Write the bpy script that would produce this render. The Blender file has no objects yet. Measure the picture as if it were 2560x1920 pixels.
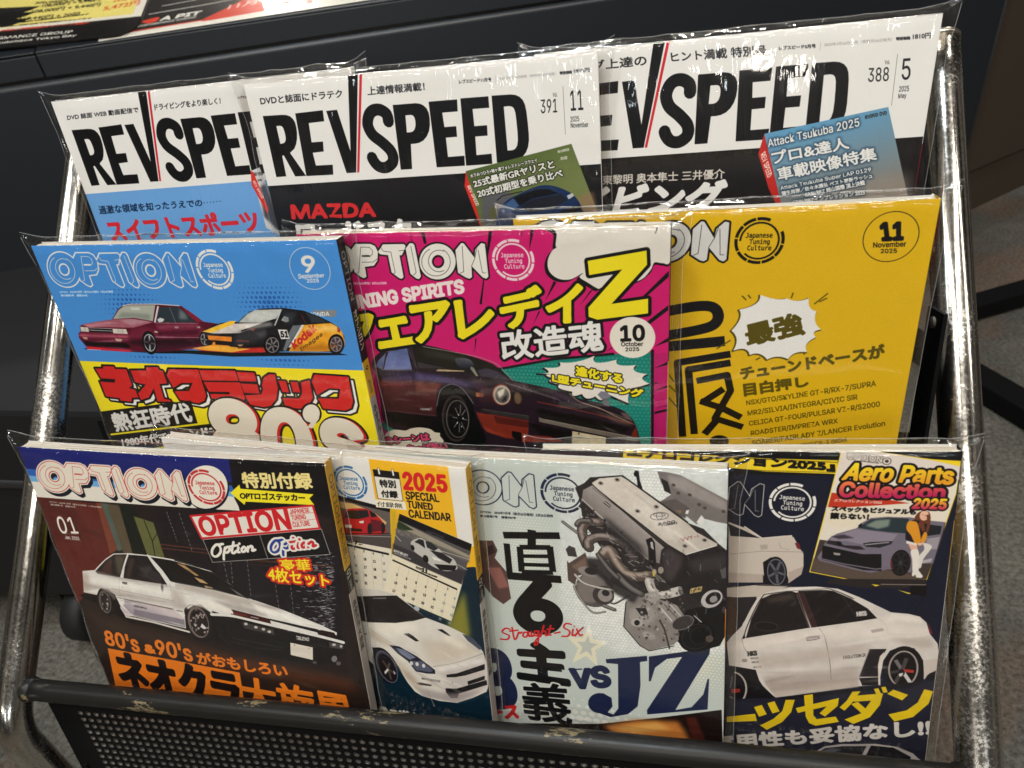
import bpy, bmesh, math, random, os
import numpy as np
from mathutils import Vector, Matrix

# ------------------------------------------------------------------ camera, world, lamps, exposure
scene = bpy.context.scene
CAM = np.array([0.012703, -0.446721, 0.544809])
ROT = np.array([[0.98045162, -0.00253233, 0.19674401], [0.16116318, 0.58396205, -0.79562224], [-0.11287626, 0.81177701, 0.57295466]])
FPX = 1722.96                                    # focal length in pixels of a 2560 pixel wide picture
cd = bpy.data.cameras.new('camera'); co = bpy.data.objects.new('camera', cd); scene.collection.objects.link(co)
co.matrix_world = Matrix([[*ROT[0], CAM[0]], [*ROT[1], CAM[1]], [*ROT[2], CAM[2]], [0, 0, 0, 1]])
cd.sensor_width = 36.0; cd.lens = 36.0 * FPX / 2560.0; cd.clip_start = 0.02; cd.clip_end = 60
cd.dof.use_dof = True; cd.dof.focus_distance = 0.45; cd.dof.aperture_fstop = 12
scene.camera = co
w = bpy.data.worlds.new('World'); scene.world = w; w.use_nodes = True
bg = w.node_tree.nodes['Background']; bg.inputs[1].default_value = 0.16
_n = w.node_tree.nodes; _l = w.node_tree.links        # the lit shop all round, uneven and soft
_t = _n.new('ShaderNodeTexCoord'); _x = _n.new('ShaderNodeTexNoise'); _x.inputs['Scale'].default_value = 2.6; _x.inputs['Detail'].default_value = 3; _r = _n.new('ShaderNodeValToRGB')
_e = _r.color_ramp.elements; _e[0].position = .40; _e[0].color = (.10, .09, .08, 1); _e[1].position = .66; _e[1].color = (1.5, 1.36, 1.15, 1)
_l.new(_t.outputs['Generated'], _x.inputs['Vector']); _l.new(_x.outputs[0], _r.inputs[0]); _l.new(_r.outputs[0], bg.inputs[0])
scene.view_settings.view_transform = 'Standard'; scene.view_settings.look = 'None'
scene.view_settings.exposure = -0.46; scene.view_settings.gamma = 1.0
scene.cycles.max_bounces = 8; scene.cycles.transparent_max_bounces = 24; scene.cycles.caustics_reflective = False
scene.cycles.use_denoising = True

def lamp(name, loc, target, sx, sy, power, col):
    l = bpy.data.lights.new(name, 'AREA'); l.shape = 'RECTANGLE'; l.size = sx; l.size_y = sy; l.energy = power; l.color = col
    o = bpy.data.objects.new(name, l); o.location = loc
    o.rotation_euler = (Vector(target) - Vector(loc)).to_track_quat('-Z', 'Y').to_euler(); scene.collection.objects.link(o)
    return o
# shop ceiling: short fluorescent and spot lamps about two metres above the rack; added glare lamps last
WARM = (1.0, 0.93, 0.84); COOL = (0.86, 0.95, 1.0)
LAMPS = [
    ('ceiling_or_glare_lamp', (-0.9, -1.15, 2.35), 1.2, .06, 36, WARM),
    ('ceiling_or_glare_lamp', (0.75, -1.0, 2.35), 1.2, .06, 36, WARM),
    ('ceiling_or_glare_lamp', (-0.25, -0.35, 2.35), .14, .14, 44, COOL),
    ('ceiling_or_glare_lamp', (0.2, -2.3, 2.35), 1.2, .06, 32, WARM),
    ('ceiling_or_glare_lamp', (-2.3, -0.9, 2.35), .1, 1.2, 9, COOL),
    ('ceiling_or_glare_lamp', (2.4, -0.9, 2.35), .1, 1.2, 16, WARM),
    ('ceiling_or_glare_lamp', (-1.5, 2.5, 2.35), .12, .12, 26, WARM),
    ('ceiling_or_glare_lamp', (-0.6, 2.9, 2.35), .12, .12, 30, COOL),
    ('ceiling_or_glare_lamp', (0.3, 2.4, 2.35), .12, .12, 24, WARM),
    ('ceiling_or_glare_lamp', (-0.9, 3.8, 2.35), 1.2, .06, 18, WARM),
    ('ceiling_or_glare_lamp', (1.3, 1.6, 2.35), .16, .16, 14, WARM),
    ('ceiling_or_glare_lamp', (-2.6, -5.6, 2.1), 1.6, .09, 26, WARM),  # this and the next three are added in front for glare on sleeves
    ('ceiling_or_glare_lamp', (1.8, -6.2, 2.3), 1.6, .09, 26, COOL),
    ('ceiling_or_glare_lamp', (-0.9, -5.2, 1.5), .14, .9, 12, COOL),
    ('ceiling_or_glare_lamp', (0.9, -4.6, 1.2), .5, .12, 9, WARM),
]
for n, loc, sx, sy, pw, c in LAMPS:
    lamp(n, loc, (loc[0] * .6, loc[1] * .5, 0), sx, sy, pw, c)

# ------------------------------------------------------------------ print raster: cover artwork is drawn in millimetres on the cover
S = 5.4                                         # print dots per millimetre
_glyphs = {}
FONTS = {}
def font(k):
    if k not in FONTS:
        f = None
        try: f = bpy.data.fonts.load(os.path.join(bpy.utils.system_resource('DATAFILES'), 'fonts', {'m': 'DejaVuSansMono.woff2', 's': 'Inter.woff2'}[k]))
        except Exception: f = None
        FONTS[k] = f
    return FONTS[k]
def glyphs(s, k='s'):
    key = (s, k)
    if key in _glyphs: return _glyphs[key]
    c = bpy.data.curves.new('t', 'FONT'); c.body = s; c.resolution_u = 4
    if s.isascii() and font(k): c.font = font(k)   # the built-in font supplies the Japanese characters
    o = bpy.data.objects.new('t', c); me = bpy.data.meshes.new_from_object(o)
    n = len(me.vertices); co_ = np.empty(n * 3); me.vertices.foreach_get('co', co_); co_ = co_.reshape(-1, 3)[:, :2]
    out = []
    for p in me.polygons:
        q = co_[list(p.vertices)]; a = np.sum(q[:, 0] * np.roll(q[:, 1], -1) - q[:, 1] * np.roll(q[:, 0], -1))
        out.append(q if a > 0 else q[::-1])
    if out:
        al = np.concatenate(out); lo, hi = al.min(0), al.max(0); sz = np.maximum(hi - lo, 1e-6)
        out = [(q - lo) / sz for q in out]
    bpy.data.objects.remove(o); bpy.data.meshes.remove(me); bpy.data.curves.remove(c)
    _glyphs[key] = out
    return out
def raster(polys, W, H, pad=2):
    return raster_e(np.concatenate(polys), np.concatenate([np.roll(p, -1, 0) for p in polys]), W, H, pad)
def raster_e(A, B, W, H, pad=2):                # signed edges, both fill rules: exact horizontal coverage, 4 sub-lines per row
    lo = np.floor(A.min(0)).astype(int) - pad; hi = np.ceil(A.max(0)).astype(int) + pad
    x0, y0 = max(lo[0], 0), max(lo[1], 0); x1, y1 = min(hi[0], W), min(hi[1], H)
    if x1 <= x0 or y1 <= y0: return None
    A = A - (x0, y0); B = B - (x0, y0)
    SS = 4; bw, bh = x1 - x0, y1 - y0
    ya, yb = A[:, 1] * SS - .5, B[:, 1] * SS - .5
    k = np.abs(yb - ya) > 1e-9; A, B, ya, yb = A[k], B[k], ya[k], yb[k]
    d = np.where(yb > ya, 1.0, -1.0); lo_ = np.minimum(ya, yb); hi_ = np.maximum(ya, yb)
    k0 = np.clip(np.ceil(lo_), 0, bh * SS).astype(int); k1 = np.clip(np.ceil(hi_), 0, bh * SS).astype(int)
    cnt = k1 - k0; tot = cnt.sum()
    if tot == 0: return None
    e = np.repeat(np.arange(len(cnt)), cnt); st = np.repeat(np.cumsum(cnt) - cnt, cnt)
    kk = k0[e] + (np.arange(tot) - st)
    t = (kk - ya[e]) / (yb[e] - ya[e]); xs = A[e, 0] + t * (B[e, 0] - A[e, 0]); xs = np.clip(xs, 0, bw)
    fx = np.floor(xs).astype(int); fr = xs - fx; row = kk // SS
    idx = row * (bw + 2) + fx; n = bh * (bw + 2); wt = d[e] / SS
    acc = np.bincount(idx, wt * (1 - fr), n) + np.bincount(idx + 1, wt * fr, n + 1)[:n]
    m = np.abs(np.cumsum(acc.reshape(bh, bw + 2), 1)[:, :bw]).clip(0, 1)
    return x0, y0, m
def dilate(M, r, W, H):
    if M is None or r <= 0.05: return M
    x0, y0, m = M; p = int(math.ceil(r)) + 1
    m = np.pad(m, p); out = m.copy()
    for rr in ([r] if r < 2.2 else list(np.arange(r, .8, -1.8))):
        n = max(8, int(rr * 5))
        for i in range(n):
            a = 2 * math.pi * i / n; dx, dy = rr * math.cos(a), rr * math.sin(a)
            ix, iy = math.floor(dx), math.floor(dy); fx, fy = dx - ix, dy - iy
            if rr > 3: s = np.roll(m, (int(round(dy)), int(round(dx))), (0, 1))
            else:
                s = (np.roll(m, (iy, ix), (0, 1)) * (1 - fx) * (1 - fy) + np.roll(m, (iy, ix + 1), (0, 1)) * fx * (1 - fy)
                     + np.roll(m, (iy + 1, ix), (0, 1)) * (1 - fx) * fy + np.roll(m, (iy + 1, ix + 1), (0, 1)) * fx * fy)
            np.maximum(out, s, out=out)
    return crop(x0 - p, y0 - p, out, W, H)
def crop(x0, y0, m, W, H):
    a, b = max(0, -x0), max(0, -y0); m = m[b:, a:]; x0, y0 = x0 + a, y0 + b
    m = m[:max(0, H - y0), :max(0, W - x0)]
    return (x0, y0, m) if m.size else None
def blur(M, r, W, H):
    if M is None or r <= .3: return M
    x0, y0, m = M; k = max(1, int(round(r))); p = 3 * k + 1; m = np.pad(m, p)
    for _ in range(3):
        for ax in (0, 1):
            c = np.cumsum(m, ax); pad = [(0, 0), (0, 0)]; pad[ax] = (k + 1, k); c = np.pad(c, pad, mode='edge')
            if ax == 0: c[:k + 1] = 0; m = (c[2 * k + 1:] - c[:-2 * k - 1]) / (2 * k + 1)
            else: c[:, :k + 1] = 0; m = (c[:, 2 * k + 1:] - c[:, :-2 * k - 1]) / (2 * k + 1)
    return crop(x0 - p, y0 - p, m, W, H)
def spline(p, closed=True, n=6):
    p = np.asarray(p, float); N = len(p); out = []
    if N < 3: return p
    g = lambda i: p[i % N] if closed else p[min(max(i, 0), N - 1)]
    for i in range(N if closed else N - 1):
        a, b, c, d = g(i - 1), g(i), g(i + 1), g(i + 2)
        for t in np.arange(n) / n:
            out.append(.5 * ((2 * b) + (-a + c) * t + (2 * a - 5 * b + 4 * c - d) * t * t + (-a + 3 * b - 3 * c + d) * t ** 3))
    if not closed: out.append(p[-1])
    return np.array(out)
def ell(cx, cy, rx, ry=None, rot=0, n=40, a0=0, a1=360):
    ry = rx if ry is None else ry; a = np.radians(np.linspace(a0, a1, n, endpoint=(a1 - a0) % 360 != 0)); r = math.radians(rot)
    x, y = rx * np.cos(a), ry * np.sin(a)
    return np.stack([cx + x * math.cos(r) - y * math.sin(r), cy + x * math.sin(r) + y * math.cos(r)], 1)
def ccw(q):
    a = np.sum(q[:, 0] * np.roll(q[:, 1], -1) - q[:, 1] * np.roll(q[:, 0], -1))
    return q if a > 0 else q[::-1]
def noise2(W, H, cell, seed):
    r = np.random.RandomState(seed); gx, gy = int(W / cell) + 3, int(H / cell) + 3; g = r.rand(gy, gx)
    x = np.arange(W) / cell; y = np.arange(H) / cell; xi, yi = x.astype(int), y.astype(int)
    fx, fy = x - xi, y - yi; fx = fx * fx * (3 - 2 * fx); fy = fy * fy * (3 - 2 * fy)
    a = g[yi][:, xi] * (1 - fx) + g[yi][:, xi + 1] * fx; b = g[yi + 1][:, xi] * (1 - fx) + g[yi + 1][:, xi + 1] * fx
    return a * (1 - fy)[:, None] + b * fy[:, None]
def fat(P, r, W, H):                            # shapes grown by r: the shapes plus a round stroke along their outer edges
    if r <= .05: return raster(P, W, H)
    A = np.concatenate(P); B = np.concatenate([np.roll(p, -1, 0) for p in P])
    K = np.round(np.concatenate([A, B], 1) * 50).astype(np.int64); lo = np.where((K[:, 0] < K[:, 2]) | ((K[:, 0] == K[:, 2]) & (K[:, 1] <= K[:, 3])), 1, 0)
    S_ = np.where(lo[:, None] == 1, K, K[:, [2, 3, 0, 1]]); _, inv, cnt = np.unique(S_, axis=0, return_inverse=True, return_counts=True)
    ok = (cnt[inv.ravel()] == 1); a, b = A[ok], B[ok]; d = b - a; l = np.hypot(d[:, 0], d[:, 1]); k = l > 1e-4; a, b, d, l = a[k], b[k], d[k], l[k]
    n = np.stack([-d[:, 1], d[:, 0]], 1) / l[:, None] * r; q = np.stack([a - n, b - n, b + n, a + n], 1)
    QA = q.reshape(-1, 2); QB = np.roll(q, -1, 1).reshape(-1, 2); c8 = ell(0, 0, r, n=8 if r < 2 else 12 if r < 6 else 20)
    C = a[:, None, :] + c8[None]; CA = C.reshape(-1, 2); CB = np.roll(C, -1, 1).reshape(-1, 2)
    return raster_e(np.concatenate([A, QA, CA]), np.concatenate([B, QB, CB]), W, H)
class G2:                                       # two colour gradient between two points
    def __init__(s, p0, p1, c0, c1): s.p0, s.p1, s.c0, s.c1 = p0, p1, np.array(c0, float), np.array(c1, float)
# views of the photograph that coordinates were read in: x offset, y offset, scale
VIEWS = dict(A2=(80, 180, 3.607), B1=(560, 80, 2.212), C1=(1440, 0, 1.975), D1=(0, 540, 2.304), D2=(40, 580, 4.148), D3=(460, 600, 4.148),
             D4=(180, 880, 2.9105), E1=(780, 520, 2.304), E2=(820, 560, 4.148), E3=(1240, 540, 3.95), E4=(920, 840, 5.53), E5=(1240, 900, 5.027),
             F1=(1600, 440, 2.304), G1=(0, 1060, 1.929), G2=(180, 1340, 5.53), G3=(440, 1380, 4.809), H1=(780, 1060, 2.073), H2=(840, 1140, 4.608),
             H3=(860, 1460, 4.608), I1=(1160, 1080, 2.074), I2=(1400, 1160, 3.457), J1=(1760, 1080, 1.975), J2=(1800, 1440, 3.607),
             J3=(2020, 1110, 4.485), T1=(0, 0, 3.456), PX=(0, 0, 1.0))
class Print:
    """Flat print of one cover: w x h millimetres; photo readings are laid back onto the cover's own plane (o, u, v)."""
    def __init__(s, o, u, v, w, h, base, sc=S):
        s.o, s.u, s.v = (np.array(k, float) for k in (o, u, v)); s.n = np.cross(s.u, s.v); s.sc = sc
        s.W, s.H = int(w * sc), int(h * sc); s.w, s.h = w, h
        s.im = np.ones((s.H, s.W, 3)) * np.array(base, float); s.z = (0, 0, 1.0)
    def view(s, k): s.z = VIEWS[k] if k != 'mm' else None; return s
    def P(s, pts):
        p = np.atleast_2d(np.asarray(pts, float))
        if s.z is None: return p * s.sc
        X, Y = p[:, 0] / s.z[2] + s.z[0], p[:, 1] / s.z[2] + s.z[1]
        d = np.stack([(X - 1280) / FPX, -(Y - 960) / FPX, -np.ones(len(X))], 1) @ ROT.T
        t = (s.n @ (s.o - CAM)) / (d @ s.n); q = CAM + d * t[:, None] - s.o
        return np.stack([q @ s.u, q @ s.v], 1) * 1000 * s.sc
    def k(s, p):                                # print dots per view pixel at p
        a = s.P([p, (p[0] + 10, p[1]), (p[0], p[1] + 10)]); return .5 * (np.hypot(*(a[1] - a[0])) + np.hypot(*(a[2] - a[0]))) / 10
    def fill(s, M, col, a=1.0):
        if M is None: return
        x0, y0, m = M; h, w_ = m.shape
        if isinstance(col, G2):
            q = s.P([col.p0, col.p1]); d = q[1] - q[0]; X, Y = np.meshgrid(np.arange(w_) + x0, np.arange(h) + y0)
            t = (((X - q[0][0]) * d[0] + (Y - q[0][1]) * d[1]) / (d @ d)).clip(0, 1)[..., None]; c = col.c0 * (1 - t) + col.c1 * t
        else: c = np.array(col, float)
        R = s.im[y0:y0 + h, x0:x0 + w_]; mm = (m * a)[..., None]; R[:] = R * (1 - mm) + c * mm
    def poly(s, pts, col, a=1.0, sm=False, bl=0, holes=(), out=0, outcol=None, clip=None):
        if sm: pts = spline(pts)
        P = [ccw(s.P(pts))] + [ccw(s.P(h))[::-1] for h in holes]; k = s.k(pts[0])
        M = raster(P, s.W, s.H)
        if out: s.fill(fat([p for p in P[:1]], out * k, s.W, s.H), outcol)
        s.fill(s.clipped(blur(M, bl * k, s.W, s.H), clip), col, a); return s
    def clipped(s, M, clip):
        if clip is None or M is None: return M
        C = raster([ccw(s.P(clip))], s.W, s.H)
        if C is None: return None
        x0, y0, m = M; full = np.zeros((s.H, s.W)); full[C[1]:C[1] + C[2].shape[0], C[0]:C[0] + C[2].shape[1]] = C[2]
        return x0, y0, m * full[y0:y0 + m.shape[0], x0:x0 + m.shape[1]]
    def tone(s, pts, sat=1.0, gain=1.0, bl=0):   # shift the saturation and strength of part of a print
        M = blur(raster([ccw(s.P(pts))], s.W, s.H), bl * s.k(pts[0]), s.W, s.H)
        if M is None: return s
        x0, y0, m = M; R = s.im[y0:y0 + m.shape[0], x0:x0 + m.shape[1]]; g = R.mean(2, keepdims=True); T = (g + (R - g) * sat) * gain; R[:] = R * (1 - m[..., None]) + T * m[..., None]; return s
    def mottle(s, pts, amp=.12, cell=26, seed=1):   # uneven tone inside a printed photo
        M = raster([ccw(s.P(pts))], s.W, s.H)
        if M is None: return s
        x0, y0, m = M; h, w_ = m.shape; n = noise2(w_, h, cell, seed) * .6 + noise2(w_, h, cell / 3.1, seed + 1) * .3 + noise2(w_, h, 2.0, seed + 2) * .25 - .575
        R = s.im[y0:y0 + h, x0:x0 + w_]; R *= 1 + (n * 2 * amp * m)[..., None]; return s
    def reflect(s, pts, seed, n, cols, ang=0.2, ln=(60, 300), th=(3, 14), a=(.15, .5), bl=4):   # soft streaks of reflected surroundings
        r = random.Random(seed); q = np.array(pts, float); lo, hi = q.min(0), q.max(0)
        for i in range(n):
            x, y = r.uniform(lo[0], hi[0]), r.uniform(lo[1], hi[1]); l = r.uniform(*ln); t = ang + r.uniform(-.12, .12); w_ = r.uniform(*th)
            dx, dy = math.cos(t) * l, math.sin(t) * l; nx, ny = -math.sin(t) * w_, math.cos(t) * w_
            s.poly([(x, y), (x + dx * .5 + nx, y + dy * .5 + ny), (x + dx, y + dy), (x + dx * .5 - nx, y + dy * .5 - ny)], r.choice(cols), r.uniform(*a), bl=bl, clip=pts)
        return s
    def lines(s, pts, w_, closed=False, cap=True):
        q = s.P(pts); r = w_ * s.k(pts[0]) / 2; L = []
        n = len(q)
        for i in range(n if closed else n - 1):
            a, b = q[i], q[(i + 1) % n]; d = b - a; l = np.hypot(*d)
            if l < 1e-6: continue
            d = d / l; nn = np.array([-d[1], d[0]]) * r; L.append(ccw(np.array([a + nn, b + nn, b - nn, a - nn])))
        if r > .4:
            rng = range(n) if (cap or closed) else range(1, n - 1)
            for i in rng: L.append(ccw(ell(q[i][0], q[i][1], r, n=10)))
        return L
    def line(s, pts, w_, col, a=1.0, sm=False, closed=False, bl=0, cap=True, out=0, outcol=None):
        if sm: pts = spline(pts, closed)
        k = s.k(pts[0]); wt = w_ * k
        if wt < 1: a, w_ = a * wt, 1 / k
        M = raster(s.lines(pts, w_, closed, cap), s.W, s.H)
        if out: s.fill(dilate(M, out * k, s.W, s.H), outcol)
        s.fill(blur(M, bl * k, s.W, s.H), col, a); return s
    def text(s, t, BL, BR, TL, col, TR=None, b=0, outs=(), f='s', a=1.0, sh=None, bl=0):
        q = s.P([BL, BR, TL] + ([TR] if TR else [])); k = s.k(BL)
        bl_, br, tl = q[0], q[1], q[2]; tr = q[3] if TR else br + tl - bl_
        g = glyphs(t, f)
        if not g: return s
        if b <= 2.5: b *= .45 if t.isascii() else .8
        P = []
        for p in g:
            x, y = p[:, :1], p[:, 1:]; P.append(ccw(bl_ * (1 - x) * (1 - y) + br * x * (1 - y) + tl * (1 - x) * y + tr * x * y))
        M = fat(P, b * k, s.W, s.H)
        if M is None: return s
        if sh:
            r, c, al = sh; s.fill(blur(dilate(M, r * k * .6, s.W, s.H), r * k * .5, s.W, s.H), c, al)
        for r, c in outs: s.fill(fat(P, (b + r) * k, s.W, s.H), c)
        s.fill(blur(M, bl * k, s.W, s.H), col, a); return s
    def dots(s, cx, cy, rx, ry, pitch, col, a=1.0, rmax=.5, rot=30, fall=1.0, clip=None, inv=False):
        q = s.P([(cx, cy), (cx + rx, cy), (cx, cy + ry)]); c = q[0]; A = np.hypot(*(q[1] - q[0])); B = np.hypot(*(q[2] - q[0])); p = pitch * s.k((cx, cy))
        X, Y = np.meshgrid(np.arange(s.W), np.arange(s.H)); X = X - c[0]; Y = Y - c[1]
        e = np.sqrt((X / A) ** 2 + (Y / B) ** 2); row = np.round(Y / p); u_ = (X - (row % 2) * p / 2) / p; dx = (u_ - np.round(u_)) * p; dy = Y - row * p
        r = (1 - e ** fall).clip(0, 1) * p * rmax; m = (r - np.hypot(dx, dy) + .5).clip(0, 1) * (r > .25)
        if clip is not None:
            K = raster([ccw(s.P(clip))], s.W, s.H); mk = np.zeros_like(m)
            if K: mk[K[1]:K[1] + K[2].shape[0], K[0]:K[0] + K[2].shape[1]] = K[2]
            m = m * mk
        s.fill((0, 0, m), col, a); return s
    def grain(s, amp=3, cell=2.2, seed=1): s.im += (noise2(s.W, s.H, cell, seed)[..., None] - .5) * 2 * amp; return s
    def image(s, name):
        a = np.ones((s.H, s.W, 4), np.float32); a[..., :3] = (s.im[::-1] / 255).clip(0, 1)
        i = bpy.data.images.new(name, s.W, s.H, alpha=False); i.pixels.foreach_set(a.ravel()); i.update(); i.pack(); return i

# ------------------------------------------------------------------ the ten covers in front: o, u, v of each cover plane and its width
POSE = {
 'A': ([-0.4103, 0.01262, 0.46318], [0.99983, -0.00471, 0.01795], [0.01704, -0.14984, -0.98856], 232),
 'B': ([-0.25089, 0.00167, 0.46474], [0.99955, 0.02994, -0.00317], [0.00143, -0.15241, -0.98832], 232),
 'C': ([-0.05917, 0.02012, 0.46335], [0.99997, 0.00272, 0.00742], [0.00777, -0.16434, -0.98637], 232),
 'D': ([-0.37846, -0.09163, 0.39769], [0.99834, -0.05741, 0.00395], [-0.00364, -0.1315, -0.99131], 216.6),
 'E': ([-0.19337, -0.0908, 0.39738], [0.99834, -0.05743, 0.00356], [-0.00404, -0.13156, -0.9913], 216.6),
 'F': ([-0.06334, -0.08339, 0.39761], [0.99971, -0.02123, 0.01143], [0.0082, -0.14614, -0.98923], 216.6),
 'G': ([-0.39102, -0.16538, 0.29091], [0.99964, -0.02417, -0.01188], [-0.0168, -0.2148, -0.97651], 216.6),
 'H': ([-0.30455, -0.14203, 0.28126], [0.99186, -0.12541, 0.02222], [-0.006, -0.22029, -0.97542], 216.6),
 'I': ([-0.16291, -0.1497, 0.27991], [0.99438, -0.09398, 0.0487], [0.02666, -0.2229, -0.97448], 216.6),
 'J': ([-0.05058, -0.14609, 0.28065], [0.99639, -0.05103, 0.06789], [0.05378, -0.2395, -0.9694], 216.6),
}
HT = 285.0
def new(k, base): o, u, v, w_ = POSE[k]; return Print(o, u, v, w_, HT, base)
def rect(x0, y0, x1, y1): return [(x0, y0), (x1, y0), (x1, y1), (x0, y1)]
K = (18, 18, 20); WH = (226, 224, 220); YE = (232, 214, 34); RED = (205, 36, 40)

def jiggle(c, view, t, quads, col, **kw):
    for ch, (bl, br, tl, tr) in zip(t, quads): c.view(view).text(ch, bl, br, tl, col, TR=tr, **kw)
def spiky(cx, cy, rx, ry, n, depth, seed, rot=0, jit=.22):
    r = random.Random(seed); P = []
    for i in range(2 * n):
        a = 2 * math.pi * (i + r.uniform(-jit, jit)) / (2 * n) + rot; k = (1 + r.uniform(-.12, .12)) if i % 2 == 0 else depth * (1 + r.uniform(-.06, .06))
        P.append((cx + rx * k * math.cos(a), cy + ry * k * math.sin(a)))
    return P
def scallop(P, n=6, bulge=.18):                 # concave arcs between spike tips
    out = []; m = len(P)
    for i in range(0, m, 2):
        a, b, c_ = np.array(P[i]), np.array(P[(i + 1) % m]), np.array(P[(i + 2) % m])
        for t in np.arange(n) / n: out.append(tuple(a * (1 - t) ** 2 + 2 * b * t * (1 - t) + c_ * t * t))
    return out

# ---- masthead of the driving magazine (upper row), read on the middle copy and shared in millimetres
_B = Print(*POSE['B'][:3], 232, HT, WH, .1)
def bmm(pts): return _B.view('B1').P(pts) / .1
RS = [
 ([(215,465),(320,458),(345,459),(366,466),(382,480),(394,500),(401,525),(405,556),(405,590),(400,620),(390,645),(366,668),(455,795),(395,798),(332,682),(322,684),(345,798),(290,802)], [(290,520),(311,518),(322,522),(330,534),(337,556),(342,582),(342,598),(337,610),(328,616),(312,618)]),
 ([(395,450),(548,432),(556,493),(470,503),(486,610),(549,605),(553,660),(492,667),(510,738),(603,733),(606,788),(457,796)], None),
 ([(567,436),(627,430),(702,660),(687,233),(742,229),(733,776),(680,779)], None),
 ([(935,403),(1060,393),(1085,396),(1106,406),(1122,422),(1133,445),(1139,475),(1140,515),(1135,548),(1123,576),(1105,598),(1082,611),(1060,616),(1035,618),(1042,756),(980,760)], [(1005,460),(1035,457),(1048,462),(1056,474),(1060,492),(1061,515),(1057,535),(1048,548),(1035,553),(1013,555)]),
 ([(1133,385),(1290,372),(1293,438),(1208,445),(1220,525),(1285,520),(1290,578),(1228,583),(1240,690),(1330,683),(1333,738),(1178,747)], None),
 ([(1308,367),(1462,355),(1467,418),(1375,425),(1385,520),(1455,515),(1458,572),(1390,577),(1397,680),(1480,672),(1484,728),(1340,738)], None),
 ([(1480,352),(1585,345),(1612,348),(1634,358),(1652,376),(1664,402),(1672,440),(1679,500),(1685,560),(1686,600),(1681,636),(1670,664),(1652,688),(1628,705),(1600,715),(1510,722)], [(1547,412),(1578,409),(1594,413),(1604,424),(1611,445),(1617,490),(1623,550),(1625,600),(1621,628),(1611,645),(1596,653),(1568,655)]),
]
def rev(c, low):
    c.view('mm'); b = float(bmm([(245, 852)])[0][1]); c.poly(rect(-5, b, 240, 300), low)
    for p, h in RS: c.poly(bmm(p), K, holes=[bmm(h)] if h else ())
    s_ = spline([(912,500),(900,452),(855,428),(812,445),(796,505),(822,565),(880,612),(928,662),(936,715),(900,748),(858,742),(830,712),(820,690)], False)
    c.line(bmm(s_), 62 / 2.212 / 3.82, K, cap=False)
    c.poly(bmm([(752,228),(766,227),(750,775),(738,776)]), (200, 36, 50))
    c.poly(rect(-1, -1, 240, .4), (190, 186, 180))

def cover_A():
    c = new('A', WH); rev(c, (104, 158, 214)); c.view('A2')
    D = (30, 32, 38)
    c.text('DVD 誌面 WEB 動画配信で', (322,435), (970,362), (315,388), D, b=1.2)
    c.text('ドライビングをより楽しく！', (1120,345), (1712,285), (1112,288), D, b=1.2, TR=(1706,228))
    c.text('レブスピード', (1868,240), (1990,228), (1865,218), D, b=.6)
    c.text('過激な領域を知ったうえでの', (612,1283), (1545,1208), (597,1208), (14,34,62), TR=(1540,1142), b=2)
    for i in range(6): c.poly(ell(1562 + i * 29, 1176 - i * 3, 5, n=10), (14,34,62))
    c.text('スイフトスポーツ', (735,1525), (2075,1430), (655,1338), (206,40,52), TR=(2012,1243), b=8)
    c.poly([(1982,888),(2060,856),(2300,1500),(2120,1400)], (205,205,205)).poly([(2060,1040),(2110,1000),(2300,1500),(2100,1300)], (70,72,80), bl=8)
    c.text('REV SPEED', (2015,935), (2092,925), (2012,905), D, b=1).text('DVD', (2045,985), (2080,980), (2043,965), D, b=1)
    c.poly([(1980,888),(2005,900),(2140,1230),(2130,1272),(1988,1015)], (206,52,42))
    c.text('REV SPEED', (1998,985), (2080,1140), (2018,975), (235,210,200), b=1)
    return c.grain(2)
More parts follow.
